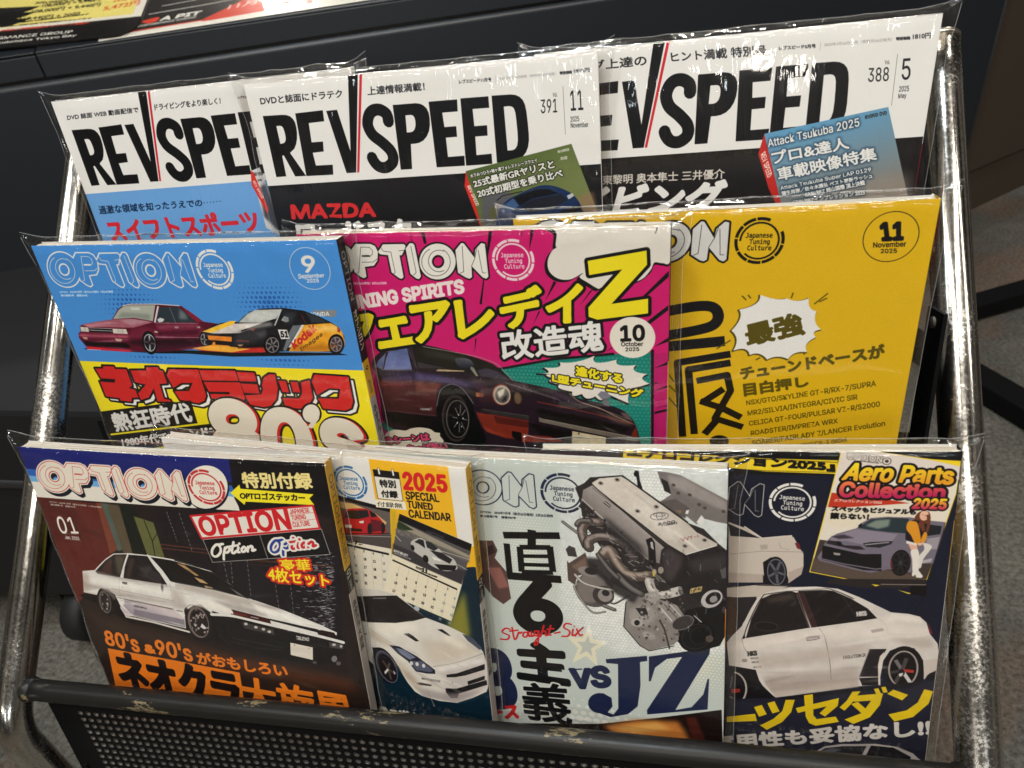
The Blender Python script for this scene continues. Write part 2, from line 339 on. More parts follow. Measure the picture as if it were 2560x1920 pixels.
def cover_B():
    c = new('B', WH); rev(c, (22, 22, 25)); c.view('B1'); D = (34, 36, 42); Gy = (120,120,122)
    c.text('DVDと誌面にドラテク', (205,403), (657,362), (198,360), D, b=1.2, TR=(652,318))
    c.text('上達情報満載！', (798,350), (1112,322), (795,303), D, b=1.2, TR=(1108,278))
    c.text('レブスピード11月号', (1302,286), (1478,272), (1300,265), D, b=.6).line([(1499,237),(1500,283)], 1.2, Gy)
    c.text('2025年9月26日発売（奇数月26日発売）', (1518,266), (1832,240), (1517,249), Gy, b=.1).text('特別価格', (1857,236), (1925,230), (1855,219), D, b=.8).text('1810円', (1935,227), (2020,220), (1933,205), D, b=.8)
    c.text('Vol.', (1818,359), (1843,357), (1816,335), D).text('391', (1752,450), (1842,444), (1750,374), D, b=.5).line([(1873,300),(1887,565)], 1.6, D)
    c.text('11', (1918,435), (1986,430), (1912,324), D, b=.8).text('2025', (1916,497), (1963,493), (1914,468), D, b=.3).text('November', (1917,530), (2014,525), (1916,503), D, b=.3)
    c.text('MAZDA', (380,1030), (838,1015), (372,960), (206,44,46), TR=(832,946), b=6)
    c.text('ロードスター', (420,1180), (1190,1160), (398,1052), WH, TR=(1168,1032), b=7)
    # disc case printed on the cover
    c.poly([(1338,768),(1920,618),(2070,1010),(2090,1100),(1430,1100)], G2((1500,700),(1800,1100),(78,96,48),(120,128,78)))
    c.poly([(1425,880),(1560,870),(1700,1000),(2060,985),(2090,1100),(1430,1100)], (88,88,92), bl=6)
    c.poly([(1860,960),(2040,880),(2070,1000),(1900,1010)], (150,110,90), a=.6, bl=8)
    c.poly([(1338,768),(1331,850),(1412,1060),(1430,1090)], (204,46,38)).text('REV SPEED', (1345,852), (1395,960), (1362,846), (240,220,210), b=1)
    c.poly([(1508,1045),(1525,980),(1565,930),(1640,890),(1740,850),(1820,850),(1900,880),(1945,915),(1975,970),(1970,1040),(1700,1100),(1520,1100)], (24,46,84), sm=True)
    c.poly([(1600,915),(1730,868),(1795,868),(1850,890),(1700,920),(1640,960)], (14,16,22)).poly([(1640,965),(1700,925),(1860,895),(1900,930),(1820,975),(1690,1000)], (30,34,44))
    c.poly([(1545,960),(1600,920),(1630,960),(1580,1000)], (60,90,130)).poly([(1895,905),(1925,890),(1935,905),(1905,925)], WH, a=.8).poly([(1860,990),(1965,955),(1975,1000),(1880,1030)], (10,12,18))
    c.poly(ell(1490,1000,22,40,n=16), (90,90,60), bl=3).line([(1510,930),(1540,905),(1650,880)], 5, (10,12,18))
    c.text('木下みつひろ×袖ヶ浦フォレストレースウェイ', (1365,806), (1733,718), (1360,786), WH, TR=(1728,696), b=.8, outs=[(3,(30,40,20))])
    c.text('25式最新GRヤリスと', (1385,860), (1828,750), (1376,818), WH, TR=(1818,705), b=2, outs=[(5,(26,32,18))])
    c.text('20式初期型を乗り比べ', (1408,915), (1875,800), (1398,873), WH, TR=(1864,756), b=2, outs=[(5,(26,32,18))])
    c.text('REV/SPEED', (1847,670), (1908,657), (1845,655), WH, b=.5).text('DVD', (1863,708), (1897,702), (1862,692), WH, b=.6)
    return c.grain(2)
def cover_C():
    c = new('C', WH); rev(c, (26, 24, 25)); c.view('C1'); D = (34, 34, 38); Gy = (130,128,126)
    c.text('ドライビング上達の', (-240,378), (348,322), (-242,334), D, b=1.4, TR=(345,272))
    c.text('ヒント満載 特別号', (472,306), (937,272), (467,258), D, b=1.4, TR=(934,222))
    c.text('レブスピード5月号', (1002,248), (1182,236), (1000,229), D, b=.7).line([(1206,207),(1203,247)], 1.2, Gy)
    c.text('2025年3月26日発売（奇数月26日発売）', (1225,230), (1560,203), (1223,213), Gy, b=.1).text('特別価格', (1580,200), (1650,195), (1578,184), D, b=.8).text('1810円', (1662,195), (1750,188), (1662,169), D, b=.8)
    c.text('Vol.', (1523,318), (1548,317), (1523,297), D).text('388', (1440,405), (1541,400), (1443,336), D, b=.5).line([(1586,268),(1556,520)], 1.5, D)
    c.text('5', (1606,395), (1648,393), (1610,290), D, b=.8).text('2025', (1593,453), (1641,450), (1595,426), D, b=.3).text('May', (1589,492), (1628,488), (1591,464), D, b=.3)
    c.text('山野 東黎明 奥本隼士 三井優介', (20,918), (732,880), (20,872), (205,198,188), TR=(733,832), b=1.2)
    c.text('ドライビング', (-330,1092), (700,1040), (-290,940), WH, TR=(745,893), b=9)
    c.poly([(928,660),(1540,528),(1640,985),(1665,1080),(1020,1080)], G2((1250,590),(1330,1010),(96,152,188),(132,122,112)))
    c.poly([(1200,900),(1640,860),(1650,1000),(1100,1060)], (150,140,128), a=.55, bl=26)
    c.poly([(928,660),(898,760),(950,930),(1005,1050),(1020,1040)], (186,42,36)).text('REV SPEED', (910,765), (945,880), (932,745), (240,220,210), b=1)
    sh = (9, (20,44,66), .75)
    c.text('Attack Tsukuba 2025', (948,727), (1398,622), (944,688), WH, TR=(1394,582), b=1.6, sh=sh)
    c.text('プロ&達人', (972,812), (1348,732), (962,748), WH, TR=(1336,676), b=2.4, sh=sh)
    c.text('車載映像特集', (1002,892), (1484,788), (988,830), WH, TR=(1474,724), b=2.4, sh=sh)
    c.text('Attack Tsukuba Super LAP 0129', (1010,942), (1456,850), (1006,920), WH, b=1, sh=sh)
    c.text('蒲生尚弥／佐々木雅弘 ベスト更新ラッシュ', (1016,966), (1462,878), (1012,945), WH, b=1, sh=sh)
    c.text('GR86/BRZ 岡山国際 頂上決戦', (1130,972), (1425,912), (1126,950), WH, b=1, sh=sh)
    c.text('GR86/BRZインプレッション 2025', (1070,1010), (1425,960), (1066,988), WH, b=1, sh=sh)
    c.text('REV/SPEED', (1427,590), (1490,576), (1425,570), D, b=.8).text('DVD', (1499,572), (1533,566), (1497,554), D, b=1)
    return c.grain(2)

# ---- masthead of the tuning magazine: traced once on the middle copy of the second row, kept in millimetres round its ring badge
_E = Print(*POSE['E'][:3], 216.5, HT, WH, .1)
def emm(pts, view='E2'): return _E.view(view).P(pts) / .1
E_RING = emm([(1160, 297)], 'E1')[0]; E_O = emm([(1140, 384)])[0]; E_N = emm([(1500, 380)])[0]; E_R = 121 * _E.view('E1').k((1160, 297)) / .1
LOGO = [
 ([(235,275),(285,205),(440,203),(490,225),(520,285),(516,375),(480,430),(385,443),(402,545),(375,562),(338,545),(275,497)], [(352,322),(428,320),(440,330),(440,338),(352,338)]),
 ([(520,288),(572,208),(790,203),(808,222),(802,250),(770,320),(745,322),(788,545),(768,566),(738,556),(662,498),(625,320),(545,312)], None),
 ([(808,250),(850,195),(882,195),(900,215),(968,540),(948,568),(918,560),(858,512)], None),
 ([(1325,265),(1385,192),(1412,195),(1525,345),(1530,258),(1592,192),(1630,200),(1668,540),(1645,562),(1608,548),(1492,430),(1498,545),(1472,562),(1438,552),(1352,500)], None),
]
LL = [[(340,238),(322,500)], [(340,238),(430,240),(462,270),(462,312),(440,330)], [(322,500),(300,502)], [(352,395),(470,392),(514,360)], [(545,230),(575,278),(655,288),(700,500),(680,518)], [(735,275),(802,268)],
      [(862,225),(918,500),(888,528)], [(1395,222),(1412,488),(1372,506)], [(1545,245),(1528,345),(1492,432)], [(1560,262),(1605,500),(1640,500)]]
def logo(c, view, ring, ref, refkind, line_, fill, lw, inner, lay=(), ringcol=None, letters=True, inner_w=3.2):
    c.view(view); T = c.P([ring, ref]) / c.sc; Eb = E_O if refkind == 'O' else E_N
    a = complex(*(T[1] - T[0])) / complex(*(Eb - E_RING))
    def mp(q): z = (q[:, 0] - E_RING[0] + 1j * (q[:, 1] - E_RING[1])) * a; return np.stack([z.real + T[0][0], z.imag + T[0][1]], 1)
    c.view('mm'); k = abs(a) / 4.148 / 4.35      # millimetres per reading
    if letters:
        sh = [(mp(emm(p)), [mp(emm(h))] if h else []) for p, h in LOGO]
        for cx in (96, 1140): sh.append((mp(emm(ell(cx, 384, 188, 186, n=60))), [mp(emm(ell(cx + 6, 384, 62, 66, n=30)))]))
        P = []
        for p, h in sh: P += [ccw(c.P(p))] + [ccw(c.P(q))[::-1] for q in h]
        M = raster(P, c.W, c.H)
        if M is not None:
            for (dx, dy, r, col) in lay:
                c.fill(fat([p + (dx * k * c.sc, dy * k * c.sc) for p in P], r * k * c.sc, c.W, c.H), col)
            c.fill(fat(P, lw * k * c.sc, c.W, c.H), line_); c.fill(M, fill)
            iw = inner_w * k
            for l in LL: c.line(mp(emm(l)), iw, inner, cap=False)
            for cx in (96, 1140):
                c.line(mp(emm(ell(cx - 16, 388, 148, 146, n=50, a0=-60, a1=245))), iw, inner, cap=False)
                c.line(mp(emm(ell(cx + 14, 378, 108, 112, n=40, a0=60, a1=300))), iw, inner, cap=False)
                c.line(mp(emm(ell(cx + 6, 384, 62, 66, n=30))), iw, inner, closed=True)
    col = ringcol or line_; R = E_R * abs(a); X, Y = T[0]; an = math.degrees(math.atan2(a.imag, a.real))
    def arc(r0, r1, a0, a1): c.poly(np.concatenate([ell(X, Y, r1, n=24, a0=a0 + an, a1=a1 + an), ell(X, Y, r0, n=24, a0=a0 + an, a1=a1 + an)[::-1]]), col)
    for i in range(9): arc(R * .87, R, -25 + i * 35.6, -25 + i * 35.6 + 32.5)
    arc(R * .73, R * .81, -180, 135)
    ca, sa = math.cos(math.radians(an)) * R / 121, math.sin(math.radians(an)) * R / 121
    def q(x, y): x -= 1160; y -= 297; return (X + x * ca - y * sa, Y + x * sa + y * ca)
    for t, x0, x1, y0, y1 in (('Japanese', 1093, 1220, 256, 287), ('Tuning', 1113, 1210, 288, 320), ('Culture', 1106, 1221, 320, 346)):
        c.text(t, q(x0, y1), q(x1, y1), q(x0, y0), col, f='m', b=.12 * R / 12)
def circ(c, p, r, col, a=1, w_=0):
    q = c.P([p])[0]; rr = r * c.k(p); z = c.z; c.z = None
    if w_: c.line(ell(*(q / c.sc), rr / c.sc, n=60), w_ * rr / r / c.sc, col, closed=True)
    else: c.poly(ell(*(q / c.sc), rr / c.sc, n=60), col, a)
    c.z = z

def wheel(c, cx, cy, rx, ry, rot=0, tyre=(16,16,18), rim=(150,150,156), dark=(30,30,34), n=5, tw=1.35, hub=(60,60,64)):
    c.poly(ell(cx, cy, rx * tw, ry * tw, rot), tyre).poly(ell(cx, cy, rx, ry, rot), rim).poly(ell(cx, cy, rx * .88, ry * .9, rot), dark)
    for i in range(n):
        a = 2 * math.pi * i / n + .3; r = math.radians(rot); x, y = rx * .86 * math.cos(a), ry * .86 * math.sin(a)
        c.line([(cx, cy), (cx + x * math.cos(r) - y * math.sin(r), cy + x * math.sin(r) + y * math.cos(r))], max(rx, ry) * .17, rim, a=.85, cap=False)
    c.poly(ell(cx, cy, rx * .2, ry * .2, rot), hub)

def cover_D():
    BL_ = (70, 140, 212); DK = (38, 92, 170)
    c = new('D', BL_); c.view('D1').poly([(380,832),(2200,893),(2400,1700),(300,1700)], (240,222,36)).view('mm').poly(rect(-5, 120, 230, 300), (240,222,36))
    c.view('D2').dots(1190,745,400,215,45,DK,rmax=.42).dots(1420,1292,380,75,45,DK,a=.8,rmax=.36)
    c.view('D3').dots(880,640,450,235,47,DK,rmax=.46).dots(1050,1243,420,80,47,DK,a=.8,rmax=.4)
    logo(c, 'D1', (1240,307), (868,312), 'O', WH, BL_, 14, WH, inner_w=6)
    c.view('D2').text('OPTION　2025年9月号（毎月26日発売）7月26日発売', (452,634), (1010,628), (450,611), (190,215,240), b=.6).text('第45巻第9号　通巻584号', (468,669), (745,668), (465,646), (190,215,240), b=.6)
    c.view('D3'); circ(c, (1305,297), 207, WH, w_=5)
    c.text('9', (1236,332), (1358,330), (1214,165), WH, TR=(1345,165), b=6).text('September', (1190,410), (1456,395), (1184,352), WH, TR=(1452,345), b=2).text('2025', (1277,440), (1400,438), (1270,402), WH, b=2)
    # burgundy saloon
    c.view('D2'); W1 = (88, 18, 40)
    c.poly([(700,1215),(1500,1255),(2074,1258),(2200,1262),(2200,1235),(1500,1215),(760,1190)], (14,16,22))
    c.poly([(1000,905),(1060,800),(1110,760),(1200,742),(1480,742),(1720,762),(1850,850),(1950,925),(2120,950),(2120,1190),(1480,1240),(1330,1240),(1190,1240),(760,1215),(730,1190),(655,1100),(648,1050),(672,1030),(662,975),(700,955),(860,925)], W1)
    c.poly([(680,960),(860,925),(1000,905),(1180,895),(1430,930),(1220,990),(1000,985),(760,985)], (160,92,108)).poly([(1080,915),(1230,895),(1400,925),(1200,965)], (186,150,160), a=.6, bl=6)
    c.poly([(1010,900),(1070,805),(1120,768),(1200,755),(1450,755),(1425,920),(1230,885)], (168,172,160)).poly([(1190,780),(1290,780),(1290,805),(1200,805)], (200,205,195), bl=3).poly([(1050,890),(1100,830),(1400,850),(1395,910),(1230,880)], (110,118,112), a=.6, bl=10)
    c.line([(1480,765),(1445,935)], 16, (205,208,210), cap=False).line([(1110,762),(1200,745),(1480,745),(1700,760)], 9, (190,192,196))
    c.poly([(1495,775),(1690,775),(1790,850),(1880,935),(1460,932)], (42,52,60)).line([(1600,780),(1660,930)], 5, (120,125,130)).poly([(1700,790),(1760,840),(1790,900),(1700,900)], (120,128,132), bl=10, a=.8)
    c.poly([(1725,768),(1850,850),(1945,925),(1890,935),(1800,860)], (130,30,52)).line([(1455,940),(1890,942)], 4, (190,150,160))
    c.poly([(1470,905),(1500,885),(1545,900),(1530,925),(1490,935)], (205,205,205))
    c.poly([(668,982),(748,988),(760,1035),(676,1030)], (205,198,186)).poly([(1005,1000),(1145,1005),(1165,1055),(1012,1048)], (205,198,186)).poly([(755,990),(1000,998),(1008,1045),(765,1035)], (24,20,24)).line([(757,1015),(1005,1025)], 5, (190,190,195)).line([(757,992),(1000,1000)], 4, (200,190,190))
    for x in (715, 1060, 1110): c.line([(x,990),(x+5,1040)], 3, (110,105,100))
    c.poly([(690,1085),(738,1092),(745,1115),(705,1108)], (190,150,130)).poly([(1030,1100),(1105,1108),(1095,1135),(1045,1130)], (190,160,140)).poly([(655,1060),(1165,1075),(1160,1095),(650,1078)], (160,60,80), a=.7)
    c.poly([(700,1130),(1150,1150),(1200,1200),(740,1180)], (30,10,16)).poly([(730,1185),(1210,1225),(1180,1242),(740,1215)], (196,34,52)).line([(740,1216),(880,1222)], 4, (210,205,205))
    c.poly([(1190,1010),(1300,985),(1450,1000),(1950,960),(1950,1080),(1470,1100),(1190,1100)], (128,40,66), a=.5, bl=10).line([(1450,1085),(1925,1090)], 5, (170,140,155)).poly([(1470,1110),(1930,1110),(1900,1190),(1480,1235)], (58,16,34), a=.9, bl=4)
    c.poly([(1650,975),(1690,975),(1692,995),(1655,995)], (180,170,170)).poly([(1880,975),(1915,975),(1918,992),(1885,992)], (180,170,170)).poly([(1442,1022),(1480,1030),(1478,1042),(1444,1036)], (215,205,180))
    wheel(c, 1392,1145,58,92,-14, rim=(190,192,200), n=4); wheel(c, 1960,1110,38,60,-14, rim=(180,182,190), n=4)
    B1 = [(655,1050),(672,960),(1000,905),(1430,930),(1950,930),(2120,950),(2120,1190),(1480,1240),(760,1215),(655,1100)]
    c.poly([(660,1050),(1180,1060),(1180,1100),(660,1090)], (196,110,124), a=.5, bl=10, clip=B1).poly([(1180,1120),(1900,1110),(1900,1150),(1200,1170)], (20,6,14), a=.8, bl=14, clip=B1).poly([(1450,960),(1900,950),(1900,985),(1480,1000)], (180,96,120), a=.5, bl=10, clip=B1)
    c.poly([(1470,1030),(1900,1010),(1900,1060),(1480,1070)], (60,12,34), a=.7, bl=8, clip=B1).poly([(700,965),(980,925),(1000,945),(760,985)], (214,160,170), a=.6, bl=6, clip=B1).poly([(690,1140),(1180,1160),(1180,1190),(740,1170)], (10,4,8), a=.8, bl=6, clip=B1)
    # yellow and black racer
    c.view('D3'); YB = (232, 160, 40)
    c.poly([(0,1170),(500,1205),(1700,1192),(1600,1170),(900,1160),(60,1140)], (18,20,24))
    c.poly([(1310,730),(1560,722),(1585,740),(1570,790),(1500,800),(1460,790)], (128,134,138)).text('HONDA', (1295,795), (1508,785), (1290,752), WH, b=2)
    c.poly([(195,945),(330,870),(500,835),(560,850),(640,775),(700,735),(800,708),(1040,702),(1240,730),(1400,790),(1520,850),(1600,900),(1660,1000),(1670,1090),(1620,1160),(1400,1155),(1090,1150),(860,1160),(540,1200),(250,1130),(240,1000)], (26,26,30))
    c.poly([(1090,1150),(1120,1090),(1240,880),(1520,860),(1590,900),(1640,960),(1665,1040),(1668,1090),(1610,1150),(1400,1155)], YB).poly([(1440,900),(1560,890),(1640,960),(1600,990),(1480,960)], (250,196,90), a=.5, bl=14)
    c.poly([(1130,885),(1220,878),(1090,1085),(1060,1150),(1030,1140),(1090,960)], (104,110,116)).poly([(1220,878),(1248,878),(1110,1110),(1085,1110)], WH)
    c.poly([(570,850),(660,765),(740,722),(1020,715),(960,810),(800,855)], (186,190,186)).poly([(650,800),(740,745),(930,740),(900,800),(760,840)], (214,216,210), a=.6, bl=10)
    c.poly([(195,945),(380,870),(620,860),(800,858),(945,820),(580,962),(320,965)], (214,206,200)).poly([(195,945),(480,835),(545,835),(520,870),(300,955)], (240,190,60)).line([(600,940),(940,825)], 14, (20,18,20))
    c.poly([(1050,725),(1240,735),(1500,845),(1510,862),(1300,865),(990,872),(1015,780)], (22,22,26)).poly([(1260,745),(1430,815),(1490,855),(1320,855),(1290,790)], (44,50,56)).line([(1250,740),(1300,860)], 6, (14,14,16)).line([(1010,720),(945,880)], 12, (190,194,196))
    c.line([(1220,770),(1260,860)], 8, (150,50,60), a=.6).poly([(1010,830),(1040,785),(1085,800),(1090,840),(1060,850)], (180,182,184))
    c.poly([(975,925),(1070,928),(1100,1020),(1010,1025)], WH).text('51', (1010,1005), (1082,1005), (1003,945), K, b=4)
    c.text('Kodak', (1145,1130), (1385,930), (1118,1068), (188,36,44), TR=(1330,860), b=5).text('Images', (1220,1165), (1440,1000), (1200,1120), (60,50,30), TR=(1430,950), b=1.2)
    c.poly([(250,985),(500,1000),(500,1050),(260,1030)], (228,132,46)).poly([(310,1050),(480,1095),(490,1110),(290,1090)], (228,140,50)).poly([(330,1035),(500,1050),(480,1090),(330,1080)], (24,22,24))
    c.poly([(90,1120),(280,1085),(520,1110),(850,1105),(865,1160),(540,1165),(200,1145)], (188,44,40)).poly([(90,1120),(280,1085),(520,1105),(700,1125),(500,1160),(240,1140)], (238,172,58))
    c.text('BRIDE', (555,1050), (680,1055), (553,1032), (190,60,50), b=1.5).poly([(560,1080),(620,1080),(600,1100),(575,1100)], (220,170,120)).poly([(690,925),(745,910),(720,945)], (190,50,44))
    c.poly([(740,960),(850,925),(860,980),(800,1010)], (88,90,96), bl=8, a=.7)
    wheel(c, 920,1085,68,80,0, rim=(140,136,140), n=6, dark=(24,22,26)); wheel(c, 1578,1080,62,78,0, rim=(150,146,150), n=6, dark=(70,50,54)); c.poly([(1585,905),(1620,920),(1615,960),(1590,950)], (150,30,30))
    c.view('D3').poly([(1240,900),(1560,880),(1620,930),(1300,960)], (255,214,130), a=.6, bl=12).poly([(1130,1090),(1600,1080),(1500,1150),(1110,1150)], (150,84,14), a=.55, bl=14).poly([(640,880),(900,850),(930,880),(660,930)], (250,248,240), a=.5, bl=10)
    c.poly([(540,960),(840,900),(860,1000),(700,1060),(520,1100)], (64,64,70), a=.6, bl=16).poly([(560,1100),(850,1080),(850,1110),(560,1120)], (8,8,10), a=.8, bl=6).poly([(1030,740),(1180,745),(1120,860),(1030,860)], (70,76,84), a=.5, bl=14)
    c.view('D2').reflect(B1, 22, 22, [(190,110,130),(40,8,20),(220,170,180),(70,16,36)], .02, (100,500), (3,10)).mottle(B1, .1, 16, 3)
    c.view('D3').mottle([(195,945),(640,775),(1040,702),(1520,850),(1670,1090),(860,1160),(250,1130)], .1, 14, 4)
    # lower lettering
    c.view('D4')
    NK = [[(170,120),(228,120),(226,102),(306,104),(314,122),(398,124),(440,240),(418,262),(462,272),(486,330),(438,332),(436,360),(352,352),(350,335),(248,322),(205,215),(312,222),(316,196),(212,190),(205,178)],
          [(428,132),(545,130),(543,108),(630,108),(640,132),(664,134),(696,226),(640,230),(672,336),(720,348),(722,358),(628,358),(598,262),(562,328),(505,348),(484,300),(540,235),(460,218)],
          [(708,122),(922,125),(980,312),(968,352),(925,370),(790,345),(750,282),(855,280),(882,222),(800,222),(742,258),(692,168)],
          [(930,128),(1190,132),(1216,207),(955,203)], [(962,214),(1225,218),(1262,330),(1255,358),(1020,335),(1010,300),(1150,305),(1150,288),(1000,285)],
          [(1200,140),(1330,148),(1345,212),(1225,209)], [(1230,225),(1350,232),(1368,300),(1255,292)], [(1385,235),(1398,185),(1438,157),(1478,160),(1500,260),(1490,340),(1450,388),(1400,398),(1300,380),(1262,312),(1380,305),(1393,270)],
          [(1504,205),(1558,209),(1582,292),(1533,288)], [(1592,214),(1642,216),(1664,292),(1612,290)], [(1668,218),(1728,202),(1754,330),(1722,395),(1660,410),(1555,400),(1535,332),(1655,336),(1676,300)],
          [(1764,162),(2010,180),(2045,360),(2032,408),(1990,425),(1830,410),(1790,335),(1940,338),(1952,268),(1870,262),(1785,312),(1746,215)]]
    for p in NK: c.poly([(x + 34, y + 26) for x, y in p], K, out=13, outcol=K)
    for p in NK: c.poly([(x + 34, y + 26) for x, y in p], (235,232,226))
    for p in NK: c.poly(p, K, out=13, outcol=K)
    for p in NK: c.poly(p, (204,38,38))
    c.poly([(200,434),(868,348),(918,515),(240,600)], (24,22,22)).poly([(240,612),(1062,512),(1112,608),(900,640),(260,760)], (24,22,22))
    c.text('熱狂時代', (325,578), (882,500), (278,450), WH, TR=(845,365), b=5).text('1980年代チューンドで', (372,690), (1085,600), (360,628), WH, TR=(1065,530), b=3)
    for t, bl, br, tl, tr in (('8', (1090,800), (1430,800), (1010,372), (1310,378)), ('0', (1450,830), (1770,830), (1400,432), (1690,446)), ('s', (1870,860), (2160,860), (1830,500), (2090,535))):
        c.text(t, bl, br, tl, (205,40,36), TR=tr, b=36, outs=[(14,K)])
        c.text(t, (bl[0]-14,bl[1]-8), (br[0]-14,br[1]-8), (tl[0]-14,tl[1]-8), (228,220,204), TR=(tr[0]-14,tr[1]-8), b=30)
    c.poly(ell(1742,445,62,66), (228,220,204), out=13, outcol=K).poly([(1790,430),(1800,480),(1750,555),(1715,545),(1745,500)], (228,220,204))
    return c.grain(4, 1.6)

def cover_E():
    MG = (198, 26, 104)
    c = new('E', MG); c.view('E3')
    for p in ([(380,130),(330,330),(345,130)], [(255,135),(250,210),(268,140)], [(1705,540),(1450,790),(1500,780),(1705,600)], [(1700,880),(1480,1050),(1500,1080),(1700,930)], [(1700,1200),(1560,1290),(1700,1240)], [(1700,1420),(1560,1500),(1700,1440)], [(570,640),(490,830),(600,650)], [(960,720),(830,880),(925,740)], [(440,930),(370,1070),(420,940)], [(1250,1240),(1080,1340),(1200,1250)]):
        c.poly(p, K)
    c.view('E2')
    for p in ([(970,80),(1005,80),(1030,200),(1000,200)], [(1670,70),(1710,70),(1630,520),(1600,830),(1575,820),(1640,400)], [(600,90),(650,190),(640,180)], [(850,90),(880,180),(870,170)], [(410,500),(450,560),(440,545)], [(1530,1180),(1545,1180),(1525,1330)]): c.poly(p, K)
    c.view('E3'); cl = [(570,60),(600,160),(592,300),(655,278),(560,335),(512,440),(530,545),(620,615),(740,620),(860,558),(826,600),(900,650),(1010,715),(1060,700),(1400,640),(1520,540),(1562,460),(1640,465),(1720,440),(1760,50)]
    c.poly([(x - 30 if x < 1500 else x, y + 24) for x, y in cl], K, sm=True).poly(cl, (220,214,204), sm=True).poly([(1590,100),(1565,180),(1580,160),(1598,100)], K)
    c.view('mm').poly(rect(-5, 160, 207, 300), (18,120,106))
    c.view('E1').poly([(1060,930),(1400,868),(1720,840),(1950,830),(1950,1700),(700,1700),(400,1240)], (18,120,106))
    c.view('E5').dots(1000,450,2600,1400,46,(70,160,148),a=.55,rmax=.33,fall=4,clip=[(-400,130),(950,0),(1400,-40),(1945,-60),(1945,1800),(-400,1800)])
    c.view('E1').line([(1050,928),(1400,866),(1740,838)], 14, K, cap=False).line([(1960,815),(1960,1700)], 16, K, cap=False).poly([(1969,838),(2080,830),(2080,1700),(1969,1700)], (178,26,100))
    c.view('E5')
    for p in ([(1990,100),(2160,20),(2150,60)], [(1990,385),(2150,320),(2150,345)], [(1990,610),(2150,570),(2150,580)], [(1990,680),(2160,640),(2160,610),(1990,650)], [(1990,280),(2060,290),(1990,300)]): c.poly(p, K)
    sp = scallop([(520,155),(760,175),(600,85),(860,110),(800,20),(1000,50),(1240,-60),(1150,90),(1520,-10),(1460,95),(1760,60),(1650,150),(1900,175),(1760,230),(1930,295),(1790,340),(1700,350),(1640,470),(1665,540),(1480,460),(1400,420),(1330,560),(1250,450),(1130,520),(1080,420),(930,480),(960,390),(720,350),(800,300),(590,258),(720,225)])
    c.poly([(x - 8, y + 14) for x, y in sp], K, out=10, outcol=K).poly(sp, (222,216,206))
    # dark coupe
    c.view('E1'); c.poly([(345,905),(365,855),(430,805),(540,780),(640,782),(800,818),(960,862),(1060,905),(1160,985),(1290,1030),(1400,1052),(1560,1098),(1700,1130),(1800,1170),(1860,1240),(1890,1345),(1900,1440),(1400,1430),(900,1400),(560,1300),(420,1235),(395,1100),(372,960)], (34,22,32), sm=True)
    c.view('E4'); c.poly([(120,600),(640,600),(1040,640),(960,760),(950,1080),(640,1060),(200,1010)], G2((500,600),(500,1050),(84,36,40),(52,22,26)), bl=8).poly([(660,640),(1020,640),(960,730),(950,760),(680,770)], (110,64,56), a=.8, bl=12).poly([(190,640),(500,650),(480,690),(180,680)], (120,56,60), a=.7, bl=8)
    c.poly([(120,500),(640,480),(1000,520),(1600,640),(1700,760),(1400,700),(1150,640),(600,600)], (44,36,66), a=.8, bl=14).line([(620,480),(660,540),(640,620),(670,980)], 4, (10,8,12))
    c.poly([(640,122),(760,138),(1200,210),(1480,285),(1730,372),(1860,470),(1985,602),(1540,545),(1210,480),(700,440),(660,330)], (26,25,20)).poly([(690,350),(1100,440),(700,438)], (52,48,52)).poly([(1520,470),(1640,430),(1800,480),(1960,596),(1560,545)], (58,54,66), bl=4)
    c.poly([(118,405),(150,330),(252,230),(205,450)], (92,102,150)).poly([(222,455),(262,280),(290,215),(545,155),(612,452)], G2((400,180),(400,450),(84,96,142),(112,122,172)))
    c.line([(240,240),(205,455)], 12, (104,104,116)).line([(268,215),(545,142)], 7, (120,120,128)).line([(100,410),(210,462),(615,462)], 9, (120,120,140)).line([(545,130),(680,440)], 8, (80,78,80)).line([(590,120),(670,400)], 4, (100,96,96))
    c.line([(760,135),(1480,268),(1760,365),(1860,445),(2005,608)], 8, (150,142,132), sm=True).poly([(945,465),(985,450),(1340,468),(1330,482),(965,478)], (176,154,120))
    c.poly([(1215,300),(1320,292),(1420,320),(1470,390),(1450,430),(1300,440),(1235,380)], G2((1300,300),(1320,440),(86,90,104),(22,22,30)), sm=True).poly([(1430,410),(1470,430),(1530,545),(1500,545),(1420,440)], (130,128,118))
    c.poly([(960,1160),(955,900),(1000,760),(1090,680),(1200,668),(1320,740),(1420,880),(1500,1100),(1620,1500),(1000,1500)], (10,9,11), sm=True).line([(955,960),(1000,760),(1090,675),(1190,655),(1310,720),(1400,830),(1460,920)], 8, (150,150,150), sm=True, a=.8)
    c.poly(ell(1218,1128,190,325,-3), (52,44,44)).poly(ell(1222,1130,168,295,-3), (22,19,20)).line(ell(1245,1135,152,255,-3), 9, (104,100,100), closed=True).poly(ell(1250,1140,132,228,-3), (14,13,14))
    for i in range(8):
        a = i * math.pi / 4 + .1; c.line([(1275 + 34*math.cos(a), 1130 + 70*math.sin(a)), (1275 + 100*math.cos(a), 1130 + 190*math.sin(a))], 9, (150,148,150), a=.75)
    for x, y in ((1258,1080),(1320,1125),(1240,1190),(1300,1240)): c.poly(ell(x,y,9,n=10), (210,210,210))
    c.text('FairladyZ', (735,1025), (892,1022), (730,985), (170,165,170), b=1.5).line([(230,1020),(955,1092)], 9, (92,50,56)).poly([(200,1030),(955,1110),(960,1350),(300,1180)], (12,10,14), bl=4).poly([(1430,755),(1600,770),(1612,840),(1450,840)], (30,20,20)).poly([(1498,768),(1600,778),(1602,832),(1505,828)], (190,110,56))
